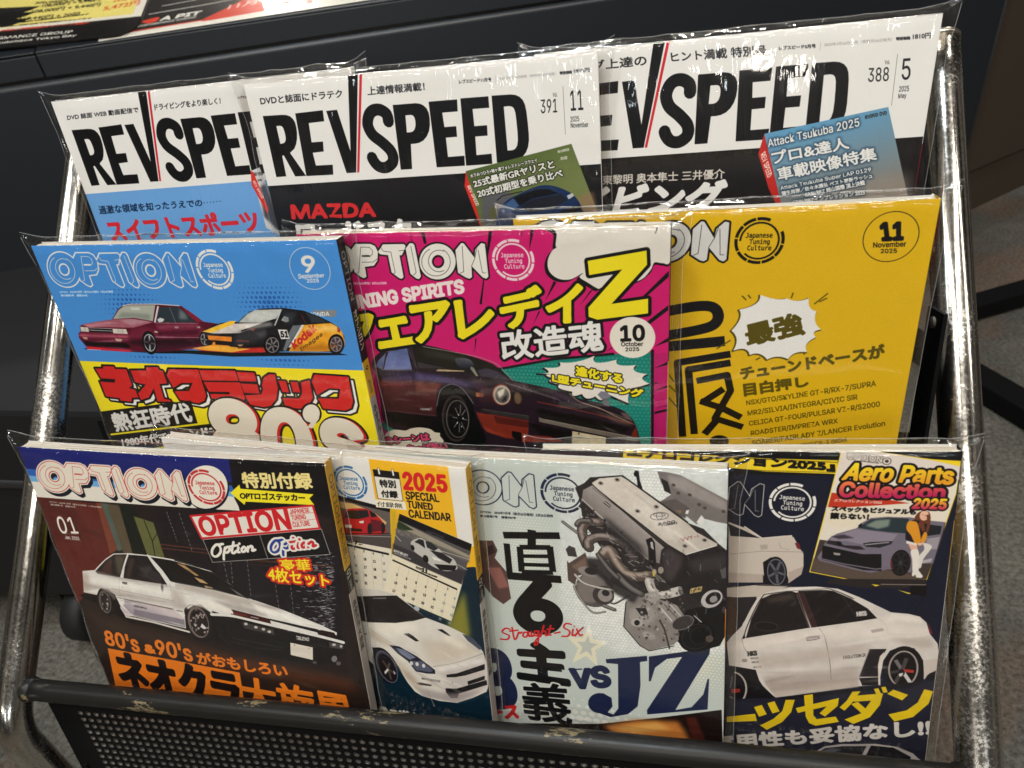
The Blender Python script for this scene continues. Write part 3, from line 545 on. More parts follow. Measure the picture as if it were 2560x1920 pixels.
    c.poly([(1500,1040),(1600,1060),(1760,1080),(2220,1160),(2220,1420),(1900,1400),(1640,1310),(1560,1180)], (120,40,28)).poly([(1740,1090),(2220,1170),(2220,1260),(1780,1190)], (80,26,22)).poly([(1990,1300),(2120,1330),(2120,1400),(2000,1380)], (12,8,8))
    c.poly([(1575,985),(1800,1030),(2230,1090),(2230,1150),(1800,1080),(1590,1030)], (44,40,40)).line([(1590,1000),(2220,1095)], 4, (110,104,100))
    c.poly(ell(1850,800,132,150,-14), (120,52,40)).poly(ell(1855,802,118,134,-14), (176,166,150)).poly(ell(1860,810,96,110,-14), (96,90,86)).poly([(1790,760),(1900,700),(1880,800),(1820,850)], (214,206,190), bl=8).poly([(1880,840),(1930,800),(1920,880),(1850,900)], (40,36,34), bl=4)
    c.poly([(1970,760),(2080,720),(2180,800),(2180,900),(2080,960),(1990,930)], (30,20,20)).poly(ell(2075,850,50,80,-10), (104,82,66), bl=6)
    c.view('E5'); c.poly([(100,255),(260,258),(520,310),(900,400),(1150,560),(1300,600),(1620,680),(1760,820),(1700,800),(1100,620),(520,500),(330,380)], (28,18,26))
    for i in range(9): c.line([(130 + i*72, 275 + i*21), (240 + i*72, 318 + i*24)], 10, (120,108,112), a=.75)
    c.line([(930,420),(1060,520),(1300,600),(1500,700),(1720,800)], 12, (160,140,120), sm=True, a=.8).line([(1100,530),(1680,745)], 5, (190,170,150), a=.8).line([(520,515),(1150,650),(1750,810)], 8, (140,52,36), sm=True)
    c.poly([(500,620),(560,600),(1180,720),(1680,860),(1600,920),(1100,880),(560,720)], (16,12,12))
    for i in range(34): c.line([(520 + i*32, 650 + i*7.2), (585 + i*32, 740 + i*7.2)], 3, (96,92,84), a=.7)
    c.poly([(540,710),(620,735),(1730,965),(1830,1010),(1720,1020),(1100,890),(545,765)], (112,102,92)).line([(620,738),(1740,972)], 5, (170,160,146))
    c.poly([(955,885),(1380,965),(1375,1100),(950,1100)], (206,192,158)).poly(ell(1040,918,12,n=12), (70,50,30)).poly([(1700,930),(1760,830),(1785,965),(1720,985)], (110,38,28)).poly([(330,925),(820,965),(830,1020),(320,1020)], (130,44,30))
    c.poly([(200,880),(320,900),(330,1020),(210,960)], (14,10,10)).poly([(400,780),(960,890),(950,1030),(560,920)], (18,14,14)).poly([(1275,430),(1320,385),(1400,400),(1445,460),(1330,490)], (120,120,130)).poly([(1340,480),(1425,470),(1420,580),(1350,560)], (96,96,104))
    for p in ([(1560,660),(1660,660),(1720,780),(1600,700)],): c.poly(p, (90,78,80))
    c.view('E4').poly([(640,500),(1100,560),(1400,660),(1380,700),(1100,640),(660,590)], (96,84,130), a=.55, bl=16).poly([(200,560),(620,540),(620,600),(200,610)], (92,80,120), a=.5, bl=12).poly([(1480,620),(1700,700),(1740,900),(1560,900)], (70,34,40), a=.6, bl=24)
    c.poly([(700,180),(1100,220),(1400,320),(1200,330),(800,250)], (58,58,48), a=.7, bl=26).poly([(1540,1200),(1700,1290),(2000,1380),(1700,1330)], (176,76,50), a=.6, bl=10).poly([(1760,620),(2200,640),(2230,760),(1900,650)], (120,104,110), a=.5, bl=16)
    c.view('E5').poly([(520,330),(900,430),(1100,560),(1300,640),(900,520)], (96,80,96), a=.5, bl=14).poly([(1200,620),(1640,740),(1720,830),(1500,780)], (150,120,100), a=.4, bl=12)
    c.view('E1').mottle([(345,905),(540,780),(800,818),(1160,985),(1560,1098),(1860,1240),(1900,1440),(420,1235)], .12, 20, 9)
    c.view('E4').reflect([(100,500),(640,470),(1540,560),(1750,640),(1500,1100),(960,1090),(200,1030)], 20, 30, [(120,90,110),(160,110,90),(20,12,18),(70,56,96)], .08, (100,500), (3,14), bl=6)
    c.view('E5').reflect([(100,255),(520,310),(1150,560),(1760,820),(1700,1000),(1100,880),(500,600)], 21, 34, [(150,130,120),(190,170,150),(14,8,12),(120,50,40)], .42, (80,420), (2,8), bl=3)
    # lettering
    c.view('E4').poly([(225,1380),(320,1300),(420,1290),(520,1300),(600,1270),(720,1255),(860,1275),(930,1320),(1000,1330),(1000,1370),(1040,1420),(1040,1460),(900,1600),(200,1600)], (216,206,186), sm=True)
    c.text('のシーンは', (262,1490), (860,1430), (225,1400), (206,70,110), TR=(835,1340), b=7, outs=[(14,K)]).text('やっぱ熱い', (560,1600), (1110,1560), (540,1500), (206,70,110), TR=(1085,1455), b=6, outs=[(12,K)])
    logo(c, 'E1', (1160,297), (726,305), 'O', K, (226,222,214), 18, K, ringcol=(228,206,208), inner_w=4.5)
    c.view('E2').text('（毎月26日発売）8月26日発売', (262,626), (612,622), (260,600), (230,190,205), b=.8)
    c.text('TUNING SPIRITS', (150,902), (1412,705), (118,770), (232,218,214), TR=(1398,572), b=10)
    q = {'outs': [(17, K)], 'b': 11}
    for ch, bl, br, tl, tr in (('フ',(150,792),(355,780),(140,640),(345,612)), ('ェ',(395,800),(600,768),(385,655),(545,627)), ('ア',(598,772),(795,735),(572,568),(785,535)), ('レ',(855,745),(1048,700),(828,540),(1035,505)),
                           ('デ',(1110,690),(1325,655),(1080,500),(1310,445)), ('ィ',(1362,660),(1545,645),(1352,475),(1550,440))):
        c.view('E1').text(ch, bl, br, tl, YE, TR=tr, **q)
    c.view('E3').poly([(905,440),(1485,340),(1490,480),(1140,865),(1500,815),(1500,960),(1000,1020),(915,990),(912,900),(1245,525),(920,580)], YE, out=34, outcol=K)
    c.text('改造魂', (75,1415), (1058,1320), (42,1140), WH, TR=(1035,1030), b=9, outs=[(26,K)])
    circ(c, (1345,1200), 213, (226,220,206)); c.text('10', (1236,1232), (1462,1226), (1230,1084), K, b=9).text('October', (1237,1284), (1452,1282), (1235,1242), K, b=2).text('2025', (1279,1333), (1412,1330), (1277,1297), K, b=2)
    c.view('E5').text('進化する', (1005,185), (1580,288), (1010,70), YE, TR=(1585,175), b=8, outs=[(14,K)]).text('L型チューニング', (712,260), (1830,475), (712,168), YE, TR=(1845,375), b=8, outs=[(14,K)])
    return c.grain(4, 1.6)

def cover_F():
    BY = (214, 172, 26); OL = (84, 74, 16)
    c = new('F', BY)
    logo(c, 'F1', (685,370), (405,375), 'N', K, (206,204,200), 18, K, inner_w=5)
    c.view('F1'); circ(c, (1442,350), 150, K, w_=4.5)
    c.text('11', (1398,368), (1508,364), (1382,272), K, TR=(1512,268), b=9).text('November', (1341,411), (1530,405), (1341,382), K, b=1.5, TR=(1530,376)).text('2025', (1385,443), (1477,441), (1384,419), K, b=1.5)
    c.line(spline([(150,775),(330,745),(420,752),(450,800),(425,850),(340,880),(150,915)], False), 60, K, cap=False).line([(150,978),(487,945)], 60, K, cap=False)
    for l in ([(245,1495),(215,1070),(520,1020)], [(312,1480),(278,1110),(520,1070)], [(325,1175),(500,1140),(520,1230),(430,1390),(590,1440)], [(345,1290),(470,1330),(580,1385)], [(355,1300),(480,1220)], [(370,1480),(440,1400)]): c.line(l, 38, K, cap=False)
    c.poly(ell(455,1520,55,34), K)
    for l in ([(585,685),(610,710)], [(620,680),(636,700)], [(880,668),(868,700)], [(1080,672),(1000,735)], [(1075,700),(1030,722)], [(520,940),(440,990)], [(925,995),(945,1025)], [(690,1040),(665,1055)], [(160,1130),(195,1180)], [(165,1200),(230,1260)], [(165,1270),(225,1340)]): c.line(l, 8, OL, cap=False)
    sp = scallop([(525,885),(580,930),(535,1000),(620,970),(630,1025),(690,1000),(730,1052),(790,1020),(850,1050),(880,1000),(960,1010),(930,960),(1010,925),(975,890),(1040,880),(985,840),(1015,775),(960,770),(970,700),(900,730),(840,700),(800,720),(690,680),(700,740),(570,765),(600,810)])
    c.poly([(x - 6, y + 4) for x, y in sp], OL, out=5, outcol=OL).poly(sp, WH)
    c.text('最強', (622,972), (945,905), (600,858), OL, TR=(915,780), b=7)
    c.text('チューンドベースが', (582,1165), (1408,1040), (575,1098), OL, TR=(1400,968), b=4.5).text('目白押し', (602,1262), (966,1205), (594,1190), OL, TR=(958,1150), b=4.5)
    for t, bl, br, tl, tr in (('NSX/GTO/SKYLINE GT-R/RX-7/SUPRA', (612,1318), (1357,1212), (610,1287), (1355,1176)), ('MR2/SILVIA/INTEGRA/CIVIC SiR', (620,1378), (1250,1288), (617,1346), (1248,1254)),
                              ('CELICA GT-FOUR/PULSAR VZ-R/S2000', (628,1436), (1380,1330), (625,1405), (1378,1295)), ('ROADSTER/IMPREZA WRX', (638,1492), (1137,1424), (636,1461), (1135,1392)),
                              ('SOARER/FAIRLADY Z/LANCER Evolution', (645,1550), (1410,1442), (642,1518), (1408,1408)), ('STARLET/CAPPUCCINO/CR-X delSol', (655,1606), (1190,1530), (652,1574), (1188,1500))):
        c.text(t, bl, br, tl, OL, TR=tr, b=1.7)
    return c.grain(5, 1.6)

def cover_G():
    c = new('G', (34, 26, 25)); c.view('G1')
    c.poly([(180,350),(470,380),(545,640),(480,760),(340,900),(240,600)], (92, 36, 30)).poly([(180,350),(360,370),(420,560),(260,560)], (74,28,26), a=.7, bl=12)
    c.poly([(468,375),(500,378),(575,600),(535,625)], (116,60,44)).poly([(492,378),(530,382),(600,600),(575,610)], (78,92,84)).poly([(520,380),(580,388),(660,640),(600,620)], (88,76,58), bl=3)
    c.poly([(580,388),(650,395),(720,640),(650,640)], (22,26,22)).poly([(650,440),(745,470),(800,640),(720,640)], (96,98,58)).line([(700,460),(740,560),(755,640)], 4, (30,30,20)).line([(740,560),(765,520)], 3, (30,30,20))
    c.poly([(745,400),(1200,420),(1640,560),(1660,1120),(1300,900),(800,600)], (28,24,28)).line([(780,575),(1000,600)], 5, (90,50,36)).line([(780,592),(1010,618)], 4, (90,50,36)).line([(1200,650),(1600,685)], 8, (74,44,32)).line([(1200,670),(1590,710)], 4, (60,34,26))
    for i, (x0, y0, x1, y1) in enumerate([(810,420,860,560),(870,425,930,600),(1060,560,1110,780),(1115,620,1130,800),(1195,650,1215,840),(1320,700,1350,900),(1400,740,1420,930)]):
        for t in np.arange(0, 1, .12): c.line([(x0+(x1-x0)*t, y0+(y1-y0)*t), (x0+(x1-x0)*(t+.06), y0+(y1-y0)*(t+.06))], 3, (150,146,144), a=.7)
    r = random.Random(4)
    for i in range(420):                        # glints on the crumpled black tarpaulin
        y = r.uniform(620, 1010); x = 1605 - abs(r.gauss(0, 60)) ; l = r.uniform(4, 22)
        if r.random() < .15: x -= r.uniform(40, 140)
        c.line([(x, y), (x + l, y + r.uniform(-3, 3))], r.uniform(1, 3.2), (205,205,215), a=r.uniform(.25, .9), cap=False)
    c.poly([(400,820),(900,1020),(1300,1180),(1750,1260),(1900,1700),(500,1700)], (40,29,25)).poly([(900,1060),(1700,1230),(1720,1290),(1000,1160)], (84,46,30), a=.8, bl=16).poly([(420,900),(900,1040),(1000,1120),(480,980)], (58,44,38), a=.7, bl=14)
    # white hatchback coupe
    c.view('G2'); W2 = (224, 221, 214)
    c.poly([(100,820),(560,1060),(800,1180),(1650,1380),(2300,1500),(2300,1000),(1500,900),(400,700)], (24,20,20))
    c.poly([(148,480),(320,465),(360,420),(470,310),(585,232),(800,225),(1060,250),(1380,300),(1700,385),(1960,480),(2212,640),(2212,1100),(1960,1020),(1900,1000),(1830,945),(1700,925),(1600,970),(1575,1100),(1590,1260),(840,1095),(760,1105),(690,980),(600,800),(500,730),(400,720),(352,800),(165,770),(160,600)], W2)
    c.poly([(330,480),(470,330),(590,245),(772,240),(740,330),(672,565),(360,512)], (40,30,30)).poly([(480,350),(560,290),(560,520),(400,500)], (84,56,50), a=.7, bl=10).poly([(600,260),(740,250),(700,520),(640,520)], (110,104,84), a=.6, bl=14)
    c.poly([(795,245),(1050,262),(1120,330),(1330,655),(1180,640),(722,572),(740,420)], (32,28,30)).poly([(800,300),(880,290),(820,560),(760,560)], (66,52,46), a=.8, bl=8).poly([(930,430),(1100,390),(1150,520),(1050,560)], (86,84,80), a=.5, bl=14)
    c.poly([(1100,275),(1380,318),(1700,400),(1960,495),(2212,660),(2212,775),(1700,700),(1375,610),(1260,450)], (22,22,22)).line([(1590,390),(1960,490),(2212,650)], 10, (70,66,60))
    c.poly([(1455,352),(1560,365),(1700,450),(1790,540),(1740,530),(1620,470)], (170,130,84)).poly([(1700,530),(1800,560),(1890,640),(1800,610)], (186,150,100)).poly([(1850,660),(1950,670),(1965,705),(1880,690)], (170,136,92)).poly([(1440,520),(1530,520),(1570,590),(1460,560)], (110,120,128))
    for x0, y0, x1, y1 in ((1440,470,1700,600),(1900,560,1950,700)):
        c.line([(x0,y0),(x1,y1)], 6, (60,60,62), a=.7)
    c.poly([(1060,510),(1090,470),(1180,490),(1250,560),(1240,640),(1100,590)], (50,44,48), sm=True).poly([(1240,600),(1330,655),(1250,650)], (26,22,26)).poly([(1240,650),(1278,655),(1280,740),(1265,768),(1245,720)], (96,86,96))
    c.line([(690,560),(730,400),(785,250)], 16, W2).line([(1060,250),(1190,440),(1370,620)], 22, W2, sm=True)
    c.poly([(697,620),(775,630),(772,665),(712,650)], (30,32,32)).line([(660,560),(668,760),(690,850)], 3, (150,130,120)).line([(1365,640),(1390,800),(1440,1040),(1540,1240)], 3, (140,128,120)).line([(705,690),(712,700)], 10, (90,70,60))
    c.line([(165,655),(350,690)], 7, (176,152,138)).line([(560,720),(1000,800),(1590,915)], 9, (182,160,148), sm=True).line([(170,685),(350,705)], 5, (170,150,140)).poly([(720,850),(1410,985),(1420,1010),(720,865)], (132,116,112)).poly([(1435,1000),(1550,1020),(1545,1035),(1440,1018)], (140,128,126)).line([(640,840),(700,855)], 12, (150,138,132))
    c.poly([(740,870),(1430,1010),(1570,1120),(1575,1250),(850,1085),(720,960)], G2((1100,930),(1050,1180),(206,194,194),(152,142,152))).poly([(870,1000),(1570,1140),(1580,1245),(860,1090)], (126,118,128), a=.85, bl=3)
    c.text('TWIN CAM 16', (858,965), (1040,1000), (862,940), (50,50,54), b=1.5).poly([(662,965),(690,965),(860,1085),(745,1095)], (204,192,192)).line([(760,1105),(1150,1180),(1640,1310)], 26, (216,208,200)).line([(780,1125),(1600,1320)], 6, (40,32,30))
    c.poly([(165,755),(350,790),(350,812),(165,775)], (214,204,196)).poly([(355,800),(400,720),(500,730),(600,830),(680,970),(600,1080),(500,1100),(400,950)], (24,20,20))
    c.poly(ell(455,895,92,185,-14), (28,24,24)).poly(ell(462,905,82,162,-14), (92,84,82)).poly(ell(470,910,60,130,-14), (44,38,38))
    for i in range(26):
        a = r.uniform(0, 6.28); q = r.uniform(.3, .95); c.poly(ell(466 + 74*q*math.cos(a), 905 + 150*q*math.sin(a), r.uniform(4,12), r.uniform(6,18), n=8), (190,184,180) if r.random() < .5 else (30,26,26), a=.7)
    c.poly([(1570,1050),(1600,960),(1700,920),(1830,945),(1940,1050),(1990,1250),(1960,1400),(1850,1440),(1700,1380)], (18,16,18), sm=True)
    c.poly(ell(1775,1185,172,248,-18), (30,26,28)).poly(ell(1762,1175,138,222,-18), (120,104,98)).poly(ell(1772,1180,118,196,-18), (40,32,32))
    for i in range(46):
        a = r.uniform(0, 6.28); q = r.uniform(.3, 1); rr = math.radians(-18); x, y = 122*q*math.cos(a), 205*q*math.sin(a)
        c.poly(ell(1765 + x*math.cos(rr) - y*math.sin(rr), 1178 + x*math.sin(rr) + y*math.cos(rr), r.uniform(5,16), r.uniform(6,30), r.uniform(-30,30), n=8), (206,190,182) if r.random() < .5 else (24,20,20), a=.75)
    c.poly([(1790,1240),(1810,1190),(1880,1260),(1840,1270)], (220,214,214))
    c.view('G3'); c.poly([(0,340),(480,430),(880,540),(1280,680),(1740,870),(1935,965),(1930,1010),(1750,960),(1700,920),(1150,800),(700,680),(480,640),(330,580),(200,570),(0,700)], W2).poly([(100,560),(240,560),(420,660),(700,730),(700,690),(400,560)], (236,230,220))
    c.poly([(0,355),(480,445),(860,545),(900,560),(600,330),(430,220),(0,110)], (24,22,22)).line([(0,90),(430,205),(600,320),(940,560)], 14, (20,18,20)).poly([(640,400),(850,530),(760,500)], (150,146,140), a=.7, bl=4).line([(0,95),(430,215)], 6, (214,208,196))
    c.poly([(20,120),(120,150),(290,270),(250,270)], (176,138,92)).poly([(230,285),(330,320),(400,370),(300,350)], (190,156,110)).poly([(350,385),(440,405),(460,425),(370,415)], (170,140,100))
    c.poly([(430,720),(800,790),(1150,900),(1750,1060),(2010,1090),(2020,1180),(1900,1330),(1650,1340),(1200,1260),(640,1100),(520,960)], (24,22,24))
    c.line([(440,735),(700,755),(1130,860),(1700,1000),(2010,1085)], 34, W2, sm=True).line([(1140,800),(1700,935),(1930,1010)], 22, (26,28,26), sm=True).poly([(1140,810),(1700,960),(1720,1000),(1150,850)], W2)
    c.poly([(675,672),(1130,790),(1150,850),(720,745)], (60,24,24)).poly([(690,700),(860,740),(880,765),(720,740)], (104,40,36)).line([(910,765),(1000,785)], 8, (200,190,184)).poly([(1740,930),(1900,965),(1930,1010),(1760,985)], (40,22,20))
    c.poly([(800,825),(1180,920),(1195,985),(830,900)], (60,56,54))
    for x, y in ((850,850),(970,890),(1060,915),(1130,945)): c.poly(ell(x,y,22,16,14,n=12), (196,190,184))
    c.poly([(1840,1080),(2010,1110),(2010,1170),(1850,1140)], (74,70,70)).poly(ell(1900,1110,24,16,n=12), (190,186,184)).poly(ell(1985,1130,16,16,n=12), (190,186,184))
    for i in range(6): c.line([(1210,925+i*16),(1800,1065+i*16)], 3, (52,50,52), a=.7)
    c.text('TRUENO', (1452,1045), (1602,1062), (1450,998), (226,222,214), TR=(1604,1024), b=2).poly([(1380,1078),(1648,1140),(1650,1290),(1385,1225)], (220,212,198)).line([(1430,1105),(1432,1112)], 8, (60,56,50)).line([(1602,1148),(1604,1154)], 8, (60,56,50))
    c.line([(690,1020),(1000,1080),(1300,1140)], 5, (70,68,72)).line([(650,1060),(1000,1140),(1300,1170)], 5, (60,58,62)).line([(520,960),(650,1100)], 5, (60,58,60)).poly(ell(1905,1280,34,38), (120,118,122)).poly(ell(1955,1335,28,24), (90,88,92)).poly(ell(1670,1320,24,18), (80,78,80))
    BG = [(0,340),(480,430),(880,540),(1280,680),(1740,870),(1935,965),(1930,1010),(1150,800),(700,680),(480,640),(330,580),(200,570),(0,700)]
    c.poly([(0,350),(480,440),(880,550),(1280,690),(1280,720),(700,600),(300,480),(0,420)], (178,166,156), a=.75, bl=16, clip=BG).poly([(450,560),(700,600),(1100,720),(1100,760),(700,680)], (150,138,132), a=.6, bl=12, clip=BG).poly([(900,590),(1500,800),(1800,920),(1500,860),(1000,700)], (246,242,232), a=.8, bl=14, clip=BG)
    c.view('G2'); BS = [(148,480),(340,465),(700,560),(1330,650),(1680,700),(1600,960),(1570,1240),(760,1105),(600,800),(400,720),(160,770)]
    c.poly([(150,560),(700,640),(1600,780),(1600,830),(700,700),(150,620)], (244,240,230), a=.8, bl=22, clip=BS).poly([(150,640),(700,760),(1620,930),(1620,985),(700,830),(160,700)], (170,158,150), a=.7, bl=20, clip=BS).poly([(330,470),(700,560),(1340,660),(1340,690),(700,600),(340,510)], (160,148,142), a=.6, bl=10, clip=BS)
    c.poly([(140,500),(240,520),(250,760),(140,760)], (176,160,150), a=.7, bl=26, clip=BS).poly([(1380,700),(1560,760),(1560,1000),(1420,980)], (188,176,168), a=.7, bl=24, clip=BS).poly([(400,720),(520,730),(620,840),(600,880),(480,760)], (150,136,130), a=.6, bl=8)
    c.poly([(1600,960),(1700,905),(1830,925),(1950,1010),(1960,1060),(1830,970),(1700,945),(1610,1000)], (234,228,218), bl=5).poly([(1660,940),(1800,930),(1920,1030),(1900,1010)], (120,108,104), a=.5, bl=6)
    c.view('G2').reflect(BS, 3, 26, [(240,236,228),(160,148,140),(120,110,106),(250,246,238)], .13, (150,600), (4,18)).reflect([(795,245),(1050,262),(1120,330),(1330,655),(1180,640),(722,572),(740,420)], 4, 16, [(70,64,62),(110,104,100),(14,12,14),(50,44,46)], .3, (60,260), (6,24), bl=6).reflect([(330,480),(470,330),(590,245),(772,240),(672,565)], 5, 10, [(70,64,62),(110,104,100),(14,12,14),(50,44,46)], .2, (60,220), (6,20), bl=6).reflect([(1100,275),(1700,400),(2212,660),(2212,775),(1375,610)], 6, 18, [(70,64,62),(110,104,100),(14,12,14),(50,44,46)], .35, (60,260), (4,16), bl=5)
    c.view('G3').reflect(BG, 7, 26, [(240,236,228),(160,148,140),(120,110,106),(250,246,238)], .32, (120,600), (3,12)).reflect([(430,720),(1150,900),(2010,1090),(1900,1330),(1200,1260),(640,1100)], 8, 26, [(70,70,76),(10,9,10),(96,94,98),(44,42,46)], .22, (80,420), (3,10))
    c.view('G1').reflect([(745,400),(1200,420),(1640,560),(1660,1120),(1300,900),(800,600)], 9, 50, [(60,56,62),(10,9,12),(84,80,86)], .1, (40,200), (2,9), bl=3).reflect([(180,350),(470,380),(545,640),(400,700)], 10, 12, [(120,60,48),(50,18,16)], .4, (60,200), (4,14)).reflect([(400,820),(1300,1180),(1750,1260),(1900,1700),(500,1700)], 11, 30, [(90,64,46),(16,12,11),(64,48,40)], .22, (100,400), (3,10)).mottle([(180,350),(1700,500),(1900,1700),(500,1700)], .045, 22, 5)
    # head band
    c.view('G1'); c.poly([(50,60),(1200,150),(1200,280),(130,230)], (28, 34, 104)).poly([(120,215),(1120,292),(1140,330),(135,252)], (44,96,176)).poly([(132,248),(1125,322),(1150,350),(150,278)], (108,168,214)).poly([(142,276),(1130,346),(1165,414),(180,352)], (224,218,206))
    c.poly([(1100,120),(1800,180),(1800,500),(1540,440),(1160,414),(1128,300)], (19,17,20))
    c.view('D2'); c.z = VIEWS['G1']
    c.poly(ell(1006,308,103,106), (20,22,34)); c.poly(ell(999,299,103,104), (228,222,208))
    logo(c, 'G1', (1000,300), (686,283), 'O', (196, 42, 48), (224,216,200), 8, (196,42,48), lay=[(22,44,20,(20,22,34)), (0,0,22,(228,222,208))], ringcol=(190,42,48), inner_w=5)
    c.view('G1'); 
    c.text('OPTION　2025年1月号（毎月26日発売）11月26日発売', (237,378), (492,402), (238,370), (170,160,150), b=.3).text('第45巻第1号　通巻576号', (245,391), (365,403), (246,383), (170,160,150), b=.3)
    c.text('01', (292,527), (382,527), (268,445), (232,226,216), TR=(354,448), b=1.6).text('Jan. 2025', (317,552), (385,558), (313,537), (220,214,206), TR=(382,543), b=.7).line([(300,526),(378,532)], 1, (180,170,160)).line([(312,553),(393,562)], 1, (180,170,160))
    c.text('特別付録', (1180,302), (1508,312), (1166,230), (232,214,140), TR=(1496,236), b=3)
    c.poly([(1115,328),(1158,288),(1163,308),(1512,338),(1492,358),(1516,390),(1188,370),(1183,386)], (238,222,40)).text('OPTロゴステッカー', (1163,357), (1471,371), (1160,324), K, TR=(1468,338), b=1.8)
    c.poly([(920,435),(1510,388),(1546,506),(976,550)], (226,220,208)).line([(924,438),(1508,392),(1542,502),(978,546)], 9, (200,34,42), closed=True)
    c.text('OPTION', (985,532), (1405,502), (955,446), (200,32,40), TR=(1382,408), b=4.5)
    for t, bl, br, tl, tr in (('JAPANESE',(1402,432),(1494,424),(1396,410),(1488,402)), ('TUNING',(1410,462),(1478,456),(1404,440),(1470,434)), ('CULTURE',(1416,496),(1498,488),(1410,472),(1490,465))): c.text(t, bl, br, tl, (196,36,44), TR=tr, b=.9)
    c.line([(1400,436),(1518,426)], 1.5, (200,40,46)).line([(1408,467),(1526,458)], 1.5, (200,40,46))
    c.poly([(984,552),(1550,506),(1592,628),(1030,661)], (18,17,20)).line([(984,552),(1550,506),(1592,628),(1030,661)], 2, (200,196,190), closed=True).line([(1256,532),(1294,644)], 2, (190,186,180))
    for (x0, y0, x1, y1, col, outs) in ((1030, 640, 1250, 618, (232,226,216), ()), (1312, 622, 1540, 600, (40,60,140), [(9, (228,224,216))])):
        sx, sy = (x1 - x0) / 220, (y1 - y0) / 220
        F = lambda pts: [(x0 + x * sx * 1.0 + (60 - y) * -.08, y0 + x * sy - y) for x, y in pts]
        st = [[(38,58),(18,62),(2,44),(0,22),(12,6),(30,8),(42,28),(36,50),(26,60),(50,62)], [(62,44),(58,10),(60,-14)], [(62,38),(76,46),(84,32),(74,18),(62,22)], [(100,66),(96,20),(106,12),(118,22)], [(86,46),(122,48)], [(126,38),(124,16),(134,14)], [(128,54),(129,56)],
              [(152,38),(142,28),(146,14),(158,16),(162,30),(152,38)], [(172,36),(172,12)], [(172,28),(186,38),(194,30),(194,14),(208,18)]]
        for k, s_ in enumerate(st):
            c.line(F(s_), 11, col if (not outs or k < 3) else (196,40,48), sm=len(s_) > 2, **(dict(out=outs[0][0], outcol=outs[0][1]) if outs else {}))
    c.text('豪華', (1368,706), (1500,706), (1346,650), (244,226,40), TR=(1490,650), b=1.2, outs=[(9,(206,44,36))]).text('4枚セット', (1300,752), (1590,785), (1292,682), (244,226,40), TR=(1582,728), b=2, outs=[(9,(206,44,36))])
    OR = (230, 122, 34)
    c.text("80's", (515,1062), (678,1098), (502,994), OR, TR=(660,1020), b=3).text('&', (708,1096), (752,1102), (700,1060), OR, b=4).text("90's", (762,1105), (935,1140), (750,1036), OR, TR=(918,1062), b=3).text('がおもしろい', (960,1148), (1390,1215), (950,1092), OR, TR=(1382,1158), b=2.6)
    c.poly([(520,1080),(850,1135),(1160,1192),(1195,1420),(590,1420)], OR).poly([(560,1250),(800,1230),(1000,1330),(900,1420),(600,1420)], (212,98,22), a=.5, bl=26)
    c.text('ネオクラ', (600,1262), (1170,1385), (552,1098), (26,20,20), TR=(1132,1196), b=10)
    c.text('大旋風', (1180,1372), (1730,1470), (1158,1208), OR, TR=(1684,1304), b=5)
    return c.grain(3, 2)

